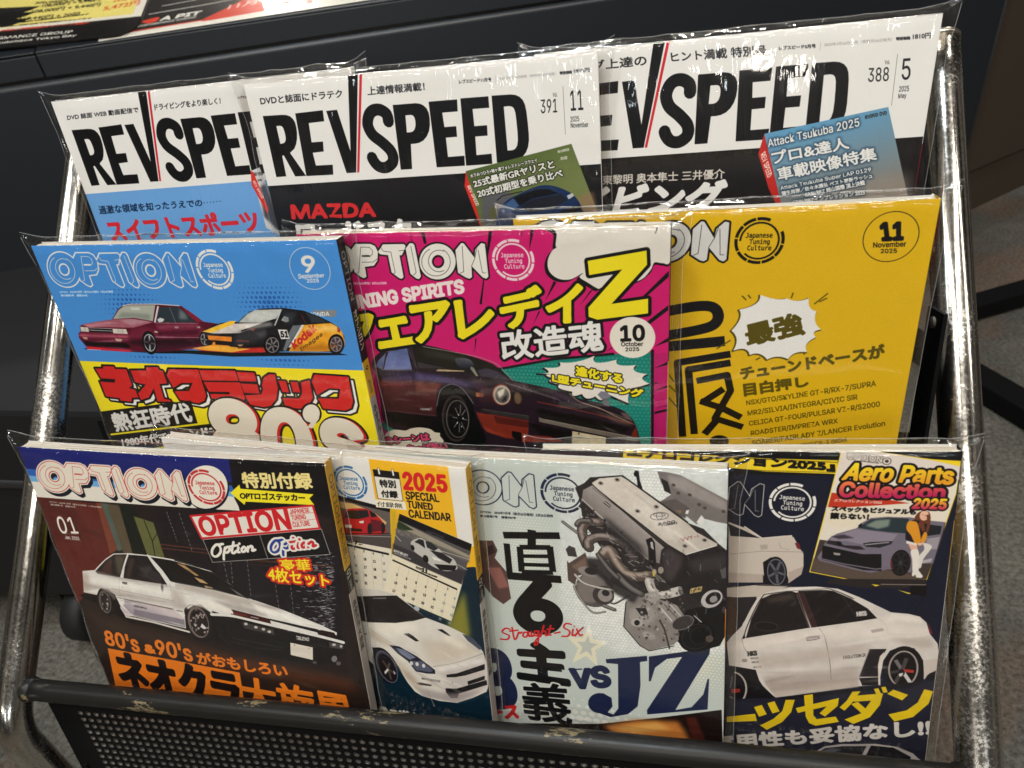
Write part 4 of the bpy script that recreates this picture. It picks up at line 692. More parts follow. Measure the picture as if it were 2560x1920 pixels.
def cover_H():
    c = new('H', (222, 219, 212)); c.view('H2')
    c.poly([(380,30),(1285,110),(1400,960),(1700,1100),(1700,1300),(600,1300)], (232,176,36)).poly([(640,600),(700,640),(690,1400),(640,1400)], (170,150,40), a=.6, bl=14)
    c.view('mm').poly(rect(60,200,230,300),(10,34,48))
    c.view('H1').poly([(560,760),(836,740),(1020,780),(1200,1700),(300,1700),(240,1150)], (10,34,48)).poly([(700,1040),(790,860),(820,1080),(800,1180)], (128,124,50), bl=10)
    logo(c, 'H1', (200,300), (-110,282), 'O', (44,100,150), (222,219,212), 8, (44,100,150), ringcol=(40,104,158), letters=False)
    # calendar sheet with the red coupe
    c.view('H2'); c.poly([(-60,440),(625,645),(640,1060),(670,1590),(-60,1500)], (220,212,192)).poly([(-60,420),(628,600),(625,645),(-60,470)], (18,18,22)).text('OPTION', (120,528), (268,566), (118,505), (60,64,70), b=2)
    c.poly([(-60,470),(626,646),(640,1062),(-60,900)], (96,86,82)).poly([(-60,500),(200,540),(440,640),(590,760),(560,800),(300,640),(-60,560)], (206,170,110)).poly([(-60,860),(640,900),(640,1062),(-60,930)], (74,66,66)).line([(-60,900),(638,925)], 5, (190,184,176))
    c.poly([(100,650),(130,605),(300,595),(400,620),(480,680),(560,780),(570,880),(400,900),(90,880),(60,760)], (176,30,36), sm=True).poly([(135,620),(370,615),(390,690),(260,720),(100,700)], (34,30,32)).poly([(390,620),(450,650),(480,690),(410,700)], (24,22,26)).poly([(110,780),(185,785),(188,820),(112,815)], (220,212,190)).poly([(150,820),(300,830),(310,860),(140,855)], (30,20,22)).poly([(270,745),(325,735),(325,765),(280,765)], (214,206,196))
    c.poly(ell(395,830,28,66), (22,20,24)).poly(ell(545,820,26,62), (22,20,24)).poly([(405,720),(520,740),(540,850),(420,870)], (86,22,34), a=.9).line([(60,885),(620,885)], 8, (26,22,24))
    c.text('2025', (142,985), (206,998), (142,962), K, b=2).text('7', (222,1005), (250,1010), (222,972), K, b=5).text('JULY', (270,1012), (310,1018), (270,1000), K, b=1.5).line([(130,1012),(615,1125)], 24, (22,22,24), cap=False)
    for i in range(4):
        x = 205 + 108 * i; c.line([(x - 5, 1040 + 26 * i),(x + 18, 1520)], 1.6, (130,124,116))
        for j in range(5):
            n = [2, 9, 16, 23, 30][j] + i
            if n <= 31: c.text(str(n), (x + 10 + j * 4, 1075 + 25 * i + 92 * j), (x + (20 if n < 10 else 38) + j * 4, 1078 + 25 * i + 92 * j), (x + 8 + j * 4, 1048 + 25 * i + 92 * j), K if i < 3 else (110,118,120), b=2.5)
    for j in range(5): c.line([(120, 1110 + 92 * j), (650, 1225 + 92 * j)], 1.2, (170,162,150))
    # tilted calendar sheet with the silver saloon
    c.poly([(735,658),(1560,1010),(1450,1480),(1330,1900),(560,1560),(650,1150)], (226,216,190)).poly([(735,658),(1562,1015),(1548,1100),(716,735)], (18,18,22)).text('OPTION', (1045,880), (1235,955), (1050,850), (66,66,70), b=2)
    c.poly([(718,735),(1550,1102),(1445,1478),(650,1120)], (84,80,82)).poly([(718,735),(830,790),(1545,1150),(1530,1200),(700,800)], (150,142,124)).poly([(720,740),(770,765),(900,850),(740,850),(705,800)], (40,52,30), bl=4).poly([(690,830),(860,870),(1100,990),(1540,1180),(1530,1230),(900,960),(690,880)], (104,98,92), a=.8, bl=4)
    for i in range(60):
        r = random.Random(i); x = r.uniform(700, 1200); y = 790 + (x - 700) * .44 + r.uniform(0, 90); c.line([(x,y),(x+10,y+14)], 4, r.choice([(190,184,168),(70,72,56),(120,116,100)]), a=.7)
    c.line([(1210,1090),(1540,1195)], 5, (206,200,190)).line([(690,905),(750,975)], 6, (206,204,200)).line([(1400,1250),(1510,1310)], 5, (206,204,200)).poly([(660,1000),(1100,1190),(1510,1330),(1440,1470),(655,1120)], (52,48,52), a=.9, bl=6)
    c.poly([(865,1010),(880,970),(960,940),(1020,960),(1180,1060),(1240,1120),(1350,1180),(1395,1260),(1380,1310),(1250,1320),(1100,1260),(1020,1180),(900,1090)], (186,182,176), sm=True).poly([(1030,975),(1090,985),(1180,1060),(1130,1090),(1050,1050)], (40,44,48)).poly([(905,985),(960,950),(1010,965),(1030,1060),(960,1010)], (36,36,40)).poly([(1080,1080),(1220,1110),(1340,1190),(1310,1240),(1180,1170)], (40,36,40)).poly([(1130,1240),(1390,1260),(1370,1320),(1200,1310)], (26,24,28)).poly(ell(1035,1180,30,46,-20), (22,20,22)).poly(ell(885,1050,20,34,-20), (22,20,22)).poly([(1100,1150),(1180,1180),(1230,1215),(1130,1190)], (226,222,214))
    c.text('AUTO SELECT', (665,1090), (828,1155), (670,1066), (226,222,214), b=2.4).text('LANCER EVOLUTION X CT9W', (664,1112), (865,1190), (666,1100), (170,166,160), b=.8)
    c.text('2025', (920,1285), (985,1312), (924,1262), K, b=2.4).text('11', (990,1325), (1052,1350), (996,1285), K, b=5).text('NOVEMBER', (1062,1362), (1164,1400), (1066,1346), K, b=2).line([(655,1190),(1395,1535)], 20, (22,22,24), cap=False)
    for i in range(7):
        x, y = 735 + 110 * i, 1262 + 47 * i
        c.line([(x, y),(x - 100, y + 480)], 1.6, (130,124,112))
        for j in range(5):
            n = 3 + i + 7 * (j - 1) if True else 0
            if n < 1: continue
            if i > 4 and j == 0: continue
            X, Y = x - 18 - 21 * j, y - 10 + 92 * j
            n = [None, 3, 10, 17, 24][j]
            if n is None: continue
            n += i
            if n > 30: continue
            c.text(str(n), (X, Y + 26), (X + (14 if n < 10 else 30), Y + (31 if n < 10 else 37)), (X + 4, Y), K if i < 5 else (120,140,140), b=2.5)
    for j in range(1, 6): c.line([(700 - 22 * j, 1235 + 92 * j), (1400 - 22 * j, 1545 + 92 * j)], 1.2, (176,166,146))
    c.text('1', (1282,1535), (1292,1540), (1286,1512), K, b=2)
    # calendar badge, headline, slip
    c.poly([(432,150),(722,185),(772,512),(492,482)], (226,220,208), out=5, outcol=K).poly([(432,150),(722,185),(735,262),(446,228)], (20,20,22))
    for x, y in ((494,165),(655,182)): c.line([(x - 3, y - 25),(x + 10, y + 32)], 26, K).line([(x - 3, y - 25),(x + 10, y + 32)], 18, (232,228,220))
    c.text('特別', (515,350), (695,362), (503,265), K, TR=(682,278), b=3.5).text('付録', (532,465), (717,480), (523,388), K, TR=(708,400), b=3.5)
    c.text('2025', (792,378), (1278,412), (772,184), (206,32,36), TR=(1254,222), b=12)
    c.text('SPECIAL', (810,492), (1190,528), (803,400), K, TR=(1170,440), b=3.5).text('TUNED', (830,590), (1118,620), (820,508), K, TR=(1105,545), b=3.5).text('CALENDAR', (850,700), (1325,750), (835,612), K, TR=(1310,660), b=3.5)
    c.poly([(460,492),(800,522),(818,618),(466,582)], (232,224,200)); c.text('付録無', (480,572), (772,600), (478,515), (40,38,36), TR=(764,540), b=.3)
    # white grand tourer
    c.view('H3'); W3 = (216, 210, 200)
    c.poly([(110,60),(220,40),(420,60),(600,110),(640,130),(940,380),(1200,480),(1380,570),(1520,680),(1600,780),(1640,900),(1660,1180),(1640,1240),(1480,1310),(1300,1365),(1100,1340),(900,1280),(820,1230),(740,1130),(690,1050),(640,950),(560,830),(420,720),(330,720),(350,830),(370,940),(250,830),(170,500),(100,200)], W3)
    c.poly([(110,60),(220,40),(420,62),(580,110),(560,130),(130,128)], (202,196,186)).poly([(135,132),(610,124),(760,240),(942,382),(800,420),(600,440),(300,432),(200,415)], (30,25,26)).text('POWERED', (342,162), (490,160), (342,150), (150,148,150), b=1)
    c.poly(ell(840,275,34,26,30), (170,178,184)).line([(285,440),(300,500),(600,700),(1020,950)], 4, (160,146,128), sm=True).line([(1030,945),(1300,900),(1600,800)], 5, (120,112,106), sm=True).poly([(1040,980),(1300,920),(1600,820),(1640,900),(1660,1180),(1480,1300),(1300,1350),(1150,1310),(1180,1100)], (178,166,164), a=.55, bl=20).poly([(170,420),(270,440),(310,700),(300,800),(250,820)], (212,212,208), a=.8, bl=6)
    c.poly([(690,565),(750,558),(800,590),(870,650),(830,655)], (24,24,26)).poly([(1075,518),(1130,515),(1180,550),(1235,597),(1190,588)], (24,24,26)).poly([(240,555),(270,558),(255,580)], (70,66,70))
    c.poly([(522,690),(640,710),(850,830),(1050,985),(1055,1030),(960,1025),(830,1000),(740,880),(620,790)], (30,32,48)).poly([(600,725),(700,750),(830,840),(760,860),(660,790)], (110,118,142)).poly([(760,880),(900,880),(1030,990),(1000,1010),(840,985)], (84,88,108))
    for x, y in ((780,905),(845,915),(920,935)): c.poly(ell(x,y,18,24,-20,n=14), (208,206,208))
    c.poly([(1360,570),(1480,620),(1590,740),(1560,760),(1420,650)], (70,74,92)).poly([(1180,1040),(1300,1025),(1620,920),(1620,985),(1400,1050),(1280,1070),(1185,1070)], (26,24,28)).poly([(1420,1120),(1620,1055),(1620,1100),(1430,1160)], (28,26,28)).poly([(1170,1195),(1300,1200),(1640,1105),(1650,1160),(1320,1260),(1310,1310),(1230,1310),(1175,1240)], (24,22,26))
    c.poly([(895,1070),(1110,1105),(1108,1128),(900,1090)], (70,66,74)).text('TOYO TIRES', (915,1092), (1100,1122), (918,1078), (200,196,190), b=1.5).poly([(835,1130),(880,1125),(1020,1155),(1000,1170),(870,1155)], (70,62,64)).line([(960,1215),(1045,1400)], 6, (150,140,126)).poly(ell(1250,1135,7,n=10), (60,50,50))
    c.poly([(270,850),(370,950),(440,1180),(500,1400),(330,1400)], (16,40,50), bl=4).poly(ell(478,930,118,225,-26), (18,18,22)).poly(ell(492,940,100,200,-26), (60,60,74)).poly(ell(505,955,86,176,-26), (26,22,26))
    for dx, dy in ((-60,-90),(20,-60),(70,60),(40,130),(-30,60)): c.line([(510,960),(510+dx,960+dy)], 22, (84,72,66), a=.8, cap=False)
    c.poly([(470,1000),(510,960),(520,985),(480,1030)], (210,204,200)).poly([(570,980),(600,1020),(585,1035)], (190,186,184)); c.line(ell(500,945,96,196,-26), 5, (110,108,124), closed=True)
    BH = [(130,430),(300,432),(600,440),(940,385),(1200,480),(1380,570),(1600,780),(1660,1180),(1480,1310),(1300,1365),(900,1280),(690,1050),(420,720),(250,830)]
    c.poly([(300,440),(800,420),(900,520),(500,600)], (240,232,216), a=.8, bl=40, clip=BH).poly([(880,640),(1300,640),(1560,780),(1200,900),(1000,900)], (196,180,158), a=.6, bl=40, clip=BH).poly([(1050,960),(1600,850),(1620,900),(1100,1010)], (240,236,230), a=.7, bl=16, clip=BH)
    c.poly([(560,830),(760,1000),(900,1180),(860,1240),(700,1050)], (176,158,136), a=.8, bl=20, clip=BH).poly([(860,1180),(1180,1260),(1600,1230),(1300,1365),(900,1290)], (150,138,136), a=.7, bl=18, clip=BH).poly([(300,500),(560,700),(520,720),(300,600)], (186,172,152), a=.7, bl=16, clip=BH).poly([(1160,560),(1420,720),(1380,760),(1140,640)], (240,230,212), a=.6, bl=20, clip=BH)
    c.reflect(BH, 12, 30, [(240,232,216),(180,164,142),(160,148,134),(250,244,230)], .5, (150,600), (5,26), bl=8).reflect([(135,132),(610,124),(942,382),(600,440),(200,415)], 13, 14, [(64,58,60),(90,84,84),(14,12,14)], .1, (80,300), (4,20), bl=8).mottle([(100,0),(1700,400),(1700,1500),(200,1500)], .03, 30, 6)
    c.text('伐る道を行く', (400,1590), (1130,1650), (398,1395), (214,208,196), TR=(1105,1530), b=9)
    return c.grain(3, 2)

def cover_I():
    NV = (28, 36, 66)
    c = new('I', (190, 198, 192)); c.view('I1')
    c.dots(330,640,260,420,15,(222,220,204),a=.8,rmax=.46).dots(760,900,480,420,16,(224,220,200),a=.85,rmax=.5).dots(950,320,300,300,17,(222,220,204),a=.8,rmax=.5).dots(1200,1180,300,240,17,(224,220,200),a=.9,rmax=.55).dots(600,1480,500,120,36,(224,222,212),a=.8,rmax=.5)
    c.poly([(80,560),(150,560),(175,610),(160,650),(220,720),(245,860),(205,890),(150,850),(110,800),(70,700)], (86,62,58)).poly([(100,600),(150,580),(165,620),(110,650)], (50,36,38)).poly([(120,700),(190,700),(235,800),(180,810)], (140,92,84), bl=3)
    logo(c, 'I1', (513,315), (287,300), 'N', NV, (192,198,192), 12, NV, ringcol=NV, inner_w=5)
    c.view('I1').text('OPTION　2025年7月号（毎月26日発売）5月26日発売', (84,418), (461,440), (84,404), (50,54,60), b=.5).text('第45巻第7号　通巻582号', (84,438), (270,449), (84,426), (50,54,60), b=.5)
    # big lettering
    c.text('B', (120,1420), (262,1410), (90,1140), NV, TR=(216,1140), b=22)
    # serif J and Z
    c.poly([(735,1175),(948,1158),(950,1185),(912,1190),(915,1310),(900,1420),(850,1460),(760,1475),(690,1450),(645,1400),(665,1365),(720,1350),(765,1375),(770,1420),(745,1450),(775,1462),(800,1430),(798,1200),(738,1195)], NV).poly(ell(702,1402,58,52), NV)
    c.poly([(958,1162),(1275,1120),(1272,1150),(1095,1440),(1180,1425),(1240,1360),(1262,1280),(1270,1280),(1262,1438),(950,1462),(948,1440),(1130,1165),(1050,1175),(990,1220),(968,1290),(958,1290)], NV)
    c.text('v', (570,1322), (660,1322), (552,1228), NV, TR=(650,1228), b=9).text('s', (668,1318), (757,1318), (660,1216), NV, TR=(745,1214), b=9).line([(550,1228),(610,1226)], 7, NV).line([(625,1228),(665,1226)], 7, NV)
    q = dict(b=8)
    
    for l, w_ in (([(205,532),(497,535)],36), ([(352,505),(352,590)],40), ([(222,575),(240,750)],30), ([(225,742),(505,762)],40), ([(290,592),(300,722)],30), ([(445,590),(462,722)],32), ([(290,594),(450,596)],26), ([(298,640),(455,642)],20), ([(302,684),(458,688)],20), ([(300,722),(462,726)],24)): c.line(l, w_, K, cap=False)
    c.text('6', (298,1022), (492,1030), (248,780), K, TR=(480,790), b=22).text('主', (290,1268), (540,1305), (272,1092), K, TR=(520,1098), b=13)
    c.text('義', (320,1480), (558,1520), (298,1298), K, TR=(542,1308), b=5, outs=[(8, (200,202,196))])
    st = []
    for i in range(10):
        a = -math.pi / 2 + i * math.pi / 5 + .12; R = 118 if i % 2 == 0 else 50; st.append((638 + R * .95 * math.cos(a), 1108 + R * math.sin(a)))
    st2 = [(638 + (x - 638) * .5, 1108 + (y - 1108) * .5) for x, y in st]
    c.poly(st, (226,218,190), a=.92).poly(st2, (186,190,182))
    RD = (196, 34, 40)                          # script line
    for s_ in ([(240,1020),(215,1015),(200,1035),(235,1052),(225,1072),(190,1070)], [(250,1010),(262,1070),(275,1062)], [(238,1030),(280,1024)], [(275,1062),(285,1036),(292,1040),(300,1034)], [(330,1036),(312,1036),(308,1056),(325,1058),(335,1032),(338,1056),(350,1050)], [(350,1032),(352,1056),(362,1052)], [(385,1030),(368,1030),(366,1050),(380,1052),(388,1028),(384,1090),(366,1100),(375,1075),(400,1050)], [(415,1000),(398,1056),(408,1032),(424,1030),(424,1052),(440,1046)], [(450,1000),(440,1046),(452,1048)], [(432,1020),(466,1016)], [(470,1040),(498,1034)],
               [(556,994),(530,990),(518,1010),(548,1030),(540,1054),(508,1056)], [(566,1020),(562,1050),(576,1048)], [(585,1018),(600,1050),(614,1048)], [(618,1010),(590,1036),(576,1054)]):
        c.line(s_, 8, RD, sm=True)
    c.line([(571,1004),(573,1005)], 7, RD)
    c.text('ーース', (60,1490), (282,1478), (52,1430), RD, b=5)
    c.poly([(170,1505),(700,1510),(1000,1480),(1335,1440),(1345,1800),(150,1800)], (28,18,16)).poly([(720,1520),(900,1490),(1110,1500),(1150,1560),(1180,1620),(900,1600),(780,1560)], (196,120,54), bl=10).poly([(760,1530),(1000,1500),(1080,1540),(880,1560)], (236,180,96), a=.8, bl=10).poly([(1150,1480),(1200,1475),(1260,1620),(1190,1620)], (70,30,24), bl=4)
    # straight six engine
    c.view('I2'); D_ = (46, 38, 38)
    c.poly([(840,60),(930,70),(1040,95),(1460,320),(1460,520),(1350,500),(1240,470),(1180,520),(1080,440),(960,390),(870,320),(960,260),(870,160)], (112,98,94)).poly([(930,90),(1060,110),(1460,340),(1460,420),(1100,260),(940,170)], (150,134,128), a=.9, bl=10).poly([(870,120),(930,150),(960,260),(900,230)], (40,34,36)).poly([(860,320),(1000,300),(1120,380),(1080,470),(960,420)], (92,76,72), bl=3).poly([(1090,400),(1115,395),(1105,430),(1080,430)], (206,200,190)).poly([(1220,440),(1245,470),(1230,520),(1175,505)], (206,200,190)).poly([(1300,600),(1330,598),(1325,625)], (200,196,188)).poly([(1000,400),(1050,400),(1040,430)], (150,100,40))
    for x, y in ((1120,265),(1200,350),(1250,380),(1410,410),(980,180),(1020,250)): c.poly(ell(x,y,18,14,20,n=10), (74,62,60))
    c.poly([(635,80),(650,50),(680,60),(690,140),(715,215),(670,190),(660,110),(640,100)], (26,24,28))
    c.poly([(130,200),(210,160),(260,110),(540,100),(1110,510),(1240,560),(1370,690),(1455,760),(1460,1300),(1380,1560),(1200,1600),(1040,1560),(900,1400),(700,1200),(600,1050),(480,900),(200,500),(170,300)], D_)
    c.poly([(200,220),(280,180),(900,720),(870,860),(760,830),(600,680),(420,540),(190,300)], G2((700,520),(480,700),(160,142,132),(96,82,78))).line([(190,300),(600,680),(770,830)], 10, (176,160,146)).line([(280,200),(920,700)], 5, (70,58,56))
    c.poly([(275,160),(340,120),(530,105),(580,135),(1110,520),(1180,590),(1220,610),(1360,690),(1350,705),(1085,782),(930,690),(330,220)], G2((320,150),(1200,760),(206,186,164),(186,168,146))).poly([(700,300),(900,440),(1100,640),(950,640),(600,340)], (222,206,184), a=.6, bl=26).line([(265,160),(335,225),(935,700),(1080,785)], 9, (26,22,24)).line([(1085,782),(1352,704)], 6, (226,216,200)).line([(215,190),(270,140),(330,112),(540,98),(1100,500)], 12, (40,34,36))
    for x, y in ((352,162),(494,132),(832,367),(670,404),(1078,707),(1248,657)): c.poly(ell(x,y,26,18,15,n=16), (150,136,120)).poly(ell(x,y,14,10,15,n=10), (40,34,34))
    c.line(ell(858,448,78,32,-4), 5, (90,76,84), closed=True).line(ell(858,446,26,30,0), 4, (90,76,84), closed=True).line(ell(858,436,50,14,0), 4, (90,76,84), closed=True)
    c.text('2500', (845,528), (992,505), (850,508), (50,40,48), TR=(990,484), b=2.2).text('TURBO', (872,538), (1012,515), (868,524), (50,40,48), TR=(1010,498), b=1.6).text('VVT-i', (1050,668), (1195,632), (1040,640), (180,50,44), TR=(1188,610), b=1.6)
    c.poly([(875,740),(930,700),(1085,790),(1350,715),(1460,760),(1460,1200),(1380,1290),(1100,1120),(960,1050),(880,1000),(860,850)], (36,29,32)).poly([(880,760),(930,720),(1060,800),(1040,900),(960,1020),(900,980)], (66,54,56), a=.9, bl=12).poly([(1100,840),(1450,760),(1455,900),(1150,940)], (58,48,52), a=.8, bl=20)
    c.poly([(740,650),(790,630),(820,680),(830,850),(800,900),(770,880),(760,720)], (28,25,28)).poly([(780,670),(800,670),(810,740),(785,720)], (170,166,158)).poly([(380,320),(400,318),(440,355),(430,375),(375,335)], (60,50,50)).line([(385,325),(430,360)], 6, (200,190,180))
    def pipe(pts, w_, base, hi):
        c.line(pts, w_, (24,20,20), sm=True).line(pts, w_ * .86, base, sm=True).line([(x - w_ * .12, y - w_ * .14) for x, y in pts], w_ * .36, hi, a=.75, sm=True, bl=w_ * .07)
    pipe([(340,500),(230,500),(190,580),(230,700)], 84, (84,62,54), (176,142,126)); pipe([(250,720),(250,660),(340,625),(450,640),(560,700),(640,800)], 84, (78,60,54), (182,150,134))
    pipe([(380,780),(430,740),(500,860),(580,950),(700,970),(760,960)], 104, (92,68,54), (200,162,134)); pipe([(150,520),(180,490),(260,490)], 50, (70,58,54), (140,120,112)); pipe([(25,495),(70,530),(150,590)], 26, (96,86,80), (160,146,134))
    c.poly([(60,830),(80,850),(220,760),(240,830),(330,870),(320,930),(150,960),(130,1040),(70,1000)], (88,62,52)).poly([(100,880),(220,800),(300,880),(170,930)], (130,84,62), bl=4)
    c.poly(ell(300,1080,170,150,20), (84,70,66)).poly(ell(270,1060,120,140,20), (118,102,94), bl=8).poly(ell(375,1130,95,80,20), (60,50,48)).poly(ell(390,1130,64,56,20), (140,124,114)).poly(ell(395,1110,34,26,20), (40,34,36)).poly(ell(265,925,110,44,10), (132,116,106)).poly(ell(270,922,58,30,10), (46,38,38)).poly([(80,700),(130,720),(150,800),(70,790),(50,730)], (60,52,52))
    pipe([(130,950),(200,1020),(320,1060),(480,1090)], 22, (150,136,124), (220,210,196)); pipe([(150,1030),(125,1060),(180,1160),(280,1275),(390,1272)], 18, (112,102,96), (190,180,168)); pipe([(380,1220),(470,1255)], 34, (84,74,70), (160,150,140)); pipe([(430,1190),(480,1200),(600,1130)], 14, (60,54,54), (120,112,106))
    pipe([(480,1000),(560,1040),(650,1090)], 80, (66,56,54), (110,98,92)); c.poly([(420,880),(480,900),(700,1060),(640,1100),(480,1000)], (54,46,46), bl=4)
    c.poly([(570,1180),(700,1120),(900,1180),(1050,1300),(1060,1480),(980,1560),(760,1610),(680,1560),(550,1400),(560,1280)], (128,114,106)).line([(570,1190),(560,1290),(550,1400),(690,1565),(770,1612),(980,1570)], 8, (34,30,32)).poly([(600,1250),(760,1200),(850,1300),(760,1400),(600,1380)], (156,142,130), a=.8, bl=12)
    c.poly(ell(665,1365,52,36,5), (168,154,142)).poly(ell(665,1368,24,24), (30,26,28)).poly([(650,1240),(740,1240),(760,1290),(700,1310)], (44,38,40)).poly(ell(770,1480,60,30,20), (150,136,126), bl=6)
    pipe([(770,1010),(800,1090),(880,1130),(1000,1110)], 86, (160,144,130), (216,204,188)); c.poly([(950,1075),(1030,1055),(1055,1080),(1050,1120),(970,1150)], (186,174,160)).poly(ell(1040,1092,20,38,-10), (120,108,100))
    c.poly([(820,1220),(920,1180),(1010,1220),(1080,1320),(1000,1400),(900,1340)], (140,126,116)).line([(860,1230),(980,1370)], 8, (210,200,188)).line([(900,1210),(1020,1340)], 6, (60,52,52)).line([(940,1200),(1050,1320)], 8, (196,184,172)).poly([(720,1120),(840,1090),(870,1160),(780,1220)], (150,138,128), bl=3)
    r = random.Random(9)
    for i in range(120):
        x, y = r.uniform(680, 1080), r.uniform(1080, 1520); c.poly(ell(x, y, r.uniform(4, 16), r.uniform(4, 14), r.uniform(0, 90), n=8), r.choice([(40,34,36), (180,166,152), (90,78,74), (60,52,52)]), a=.7)
    for i in range(70):
        t = r.random(); x, y = 180 + t * 620 + r.uniform(-30, 30), 290 + t * 560 + r.uniform(0, 90); c.poly(ell(x, y, r.uniform(4, 14), r.uniform(4, 12), n=8), r.choice([(34,28,30), (140,122,112), (90,76,72)]), a=.7)
    c.poly([(1090,1260),(1440,1180),(1460,1420),(1380,1570),(1200,1620),(1060,1560),(1020,1440)], (22,19,22)).poly(ell(1180,1490,160,130,-20), (16,14,17)).line(ell(1180,1490,130,104,-20), 6, (50,44,48), closed=True).line(ell(1210,1480,90,74,-20), 6, (44,40,44), closed=True).poly(ell(1290,1510,34,30), (84,66,52)).poly(ell(1060,1370,96,56,-20), (58,48,48)).line(ell(1060,1370,96,56,-20), 6, (120,104,100), closed=True)
    c.poly(ell(1310,1165,98,72,-28), (176,164,160)).poly(ell(1322,1160,70,50,-28), (30,26,30)).poly(ell(1325,1168,34,28,-28), (140,130,126)).poly([(1125,1075),(1228,1055),(1222,1100),(1120,1120)], (206,158,50)).text('J-5', (1150,1098), (1205,1086), (1150,1082), (60,40,20), b=2).poly([(1380,920),(1450,880),(1455,980),(1400,990)], (84,74,76)).poly(ell(1420,1260,22,30), (60,52,56))
    c.poly([(230,800),(420,820),(560,980),(700,1100),(640,1200),(480,1120),(380,1000),(240,900)], (40,35,36), a=.9, bl=10); pipe([(500,960),(600,1060),(700,1120)], 60, (76,70,68), (130,124,118)); pipe([(330,780),(420,900),(500,980)], 44, (70,62,60), (128,118,112))
    c.poly([(380,440),(700,700),(760,860),(620,800),(420,600)], (40,36,38), a=.75, bl=16)
    for i in range(90):
        x = r.uniform(150, 900); y = 420 + (x - 150) * .85 + r.uniform(-60, 160); c.line([(x, y), (x + r.uniform(8, 50), y + r.uniform(-10, 40))], r.uniform(3, 9), r.choice([(30,27,29), (150,142,136), (92,84,80), (196,188,180)]), a=.6)
    for i in range(60):
        x, y = r.uniform(700, 1420), r.uniform(700, 1500)
        c.line([(x, y), (x + r.uniform(-30, 30), y + r.uniform(10, 60))], r.uniform(3, 8), r.choice([(14,12,14), (92,86,84), (60,56,56), (140,134,130)]), a=.5)
    c.reflect([(275,160),(530,105),(1110,520),(1360,690),(1085,782),(330,220)], 17, 26, [(240,232,218),(150,140,130),(226,216,200)], .75, (100,500), (4,18), bl=6).mottle([(0,40),(1480,40),(1480,1640),(500,1640),(0,1300)], .05, 12, 8)
    c.tone([(0,40),(1480,40),(1480,1640),(500,1640),(0,1300)], .45, 1.08, 20)
    c.line([(860,1350),(900,1420),(945,1590)], 14, (60,54,54)).line([(1160,1310),(1220,1365)], 8, (190,184,180)).line([(780,880),(820,950),(900,1010)], 18, (120,110,102), a=.8).poly(ell(870,915,24,30), (150,138,126)).poly(ell(815,930,18,24), (170,158,140)).poly([(800,920),(822,930),(815,975),(800,960)], (190,170,80))
    return c.grain(3, 2)

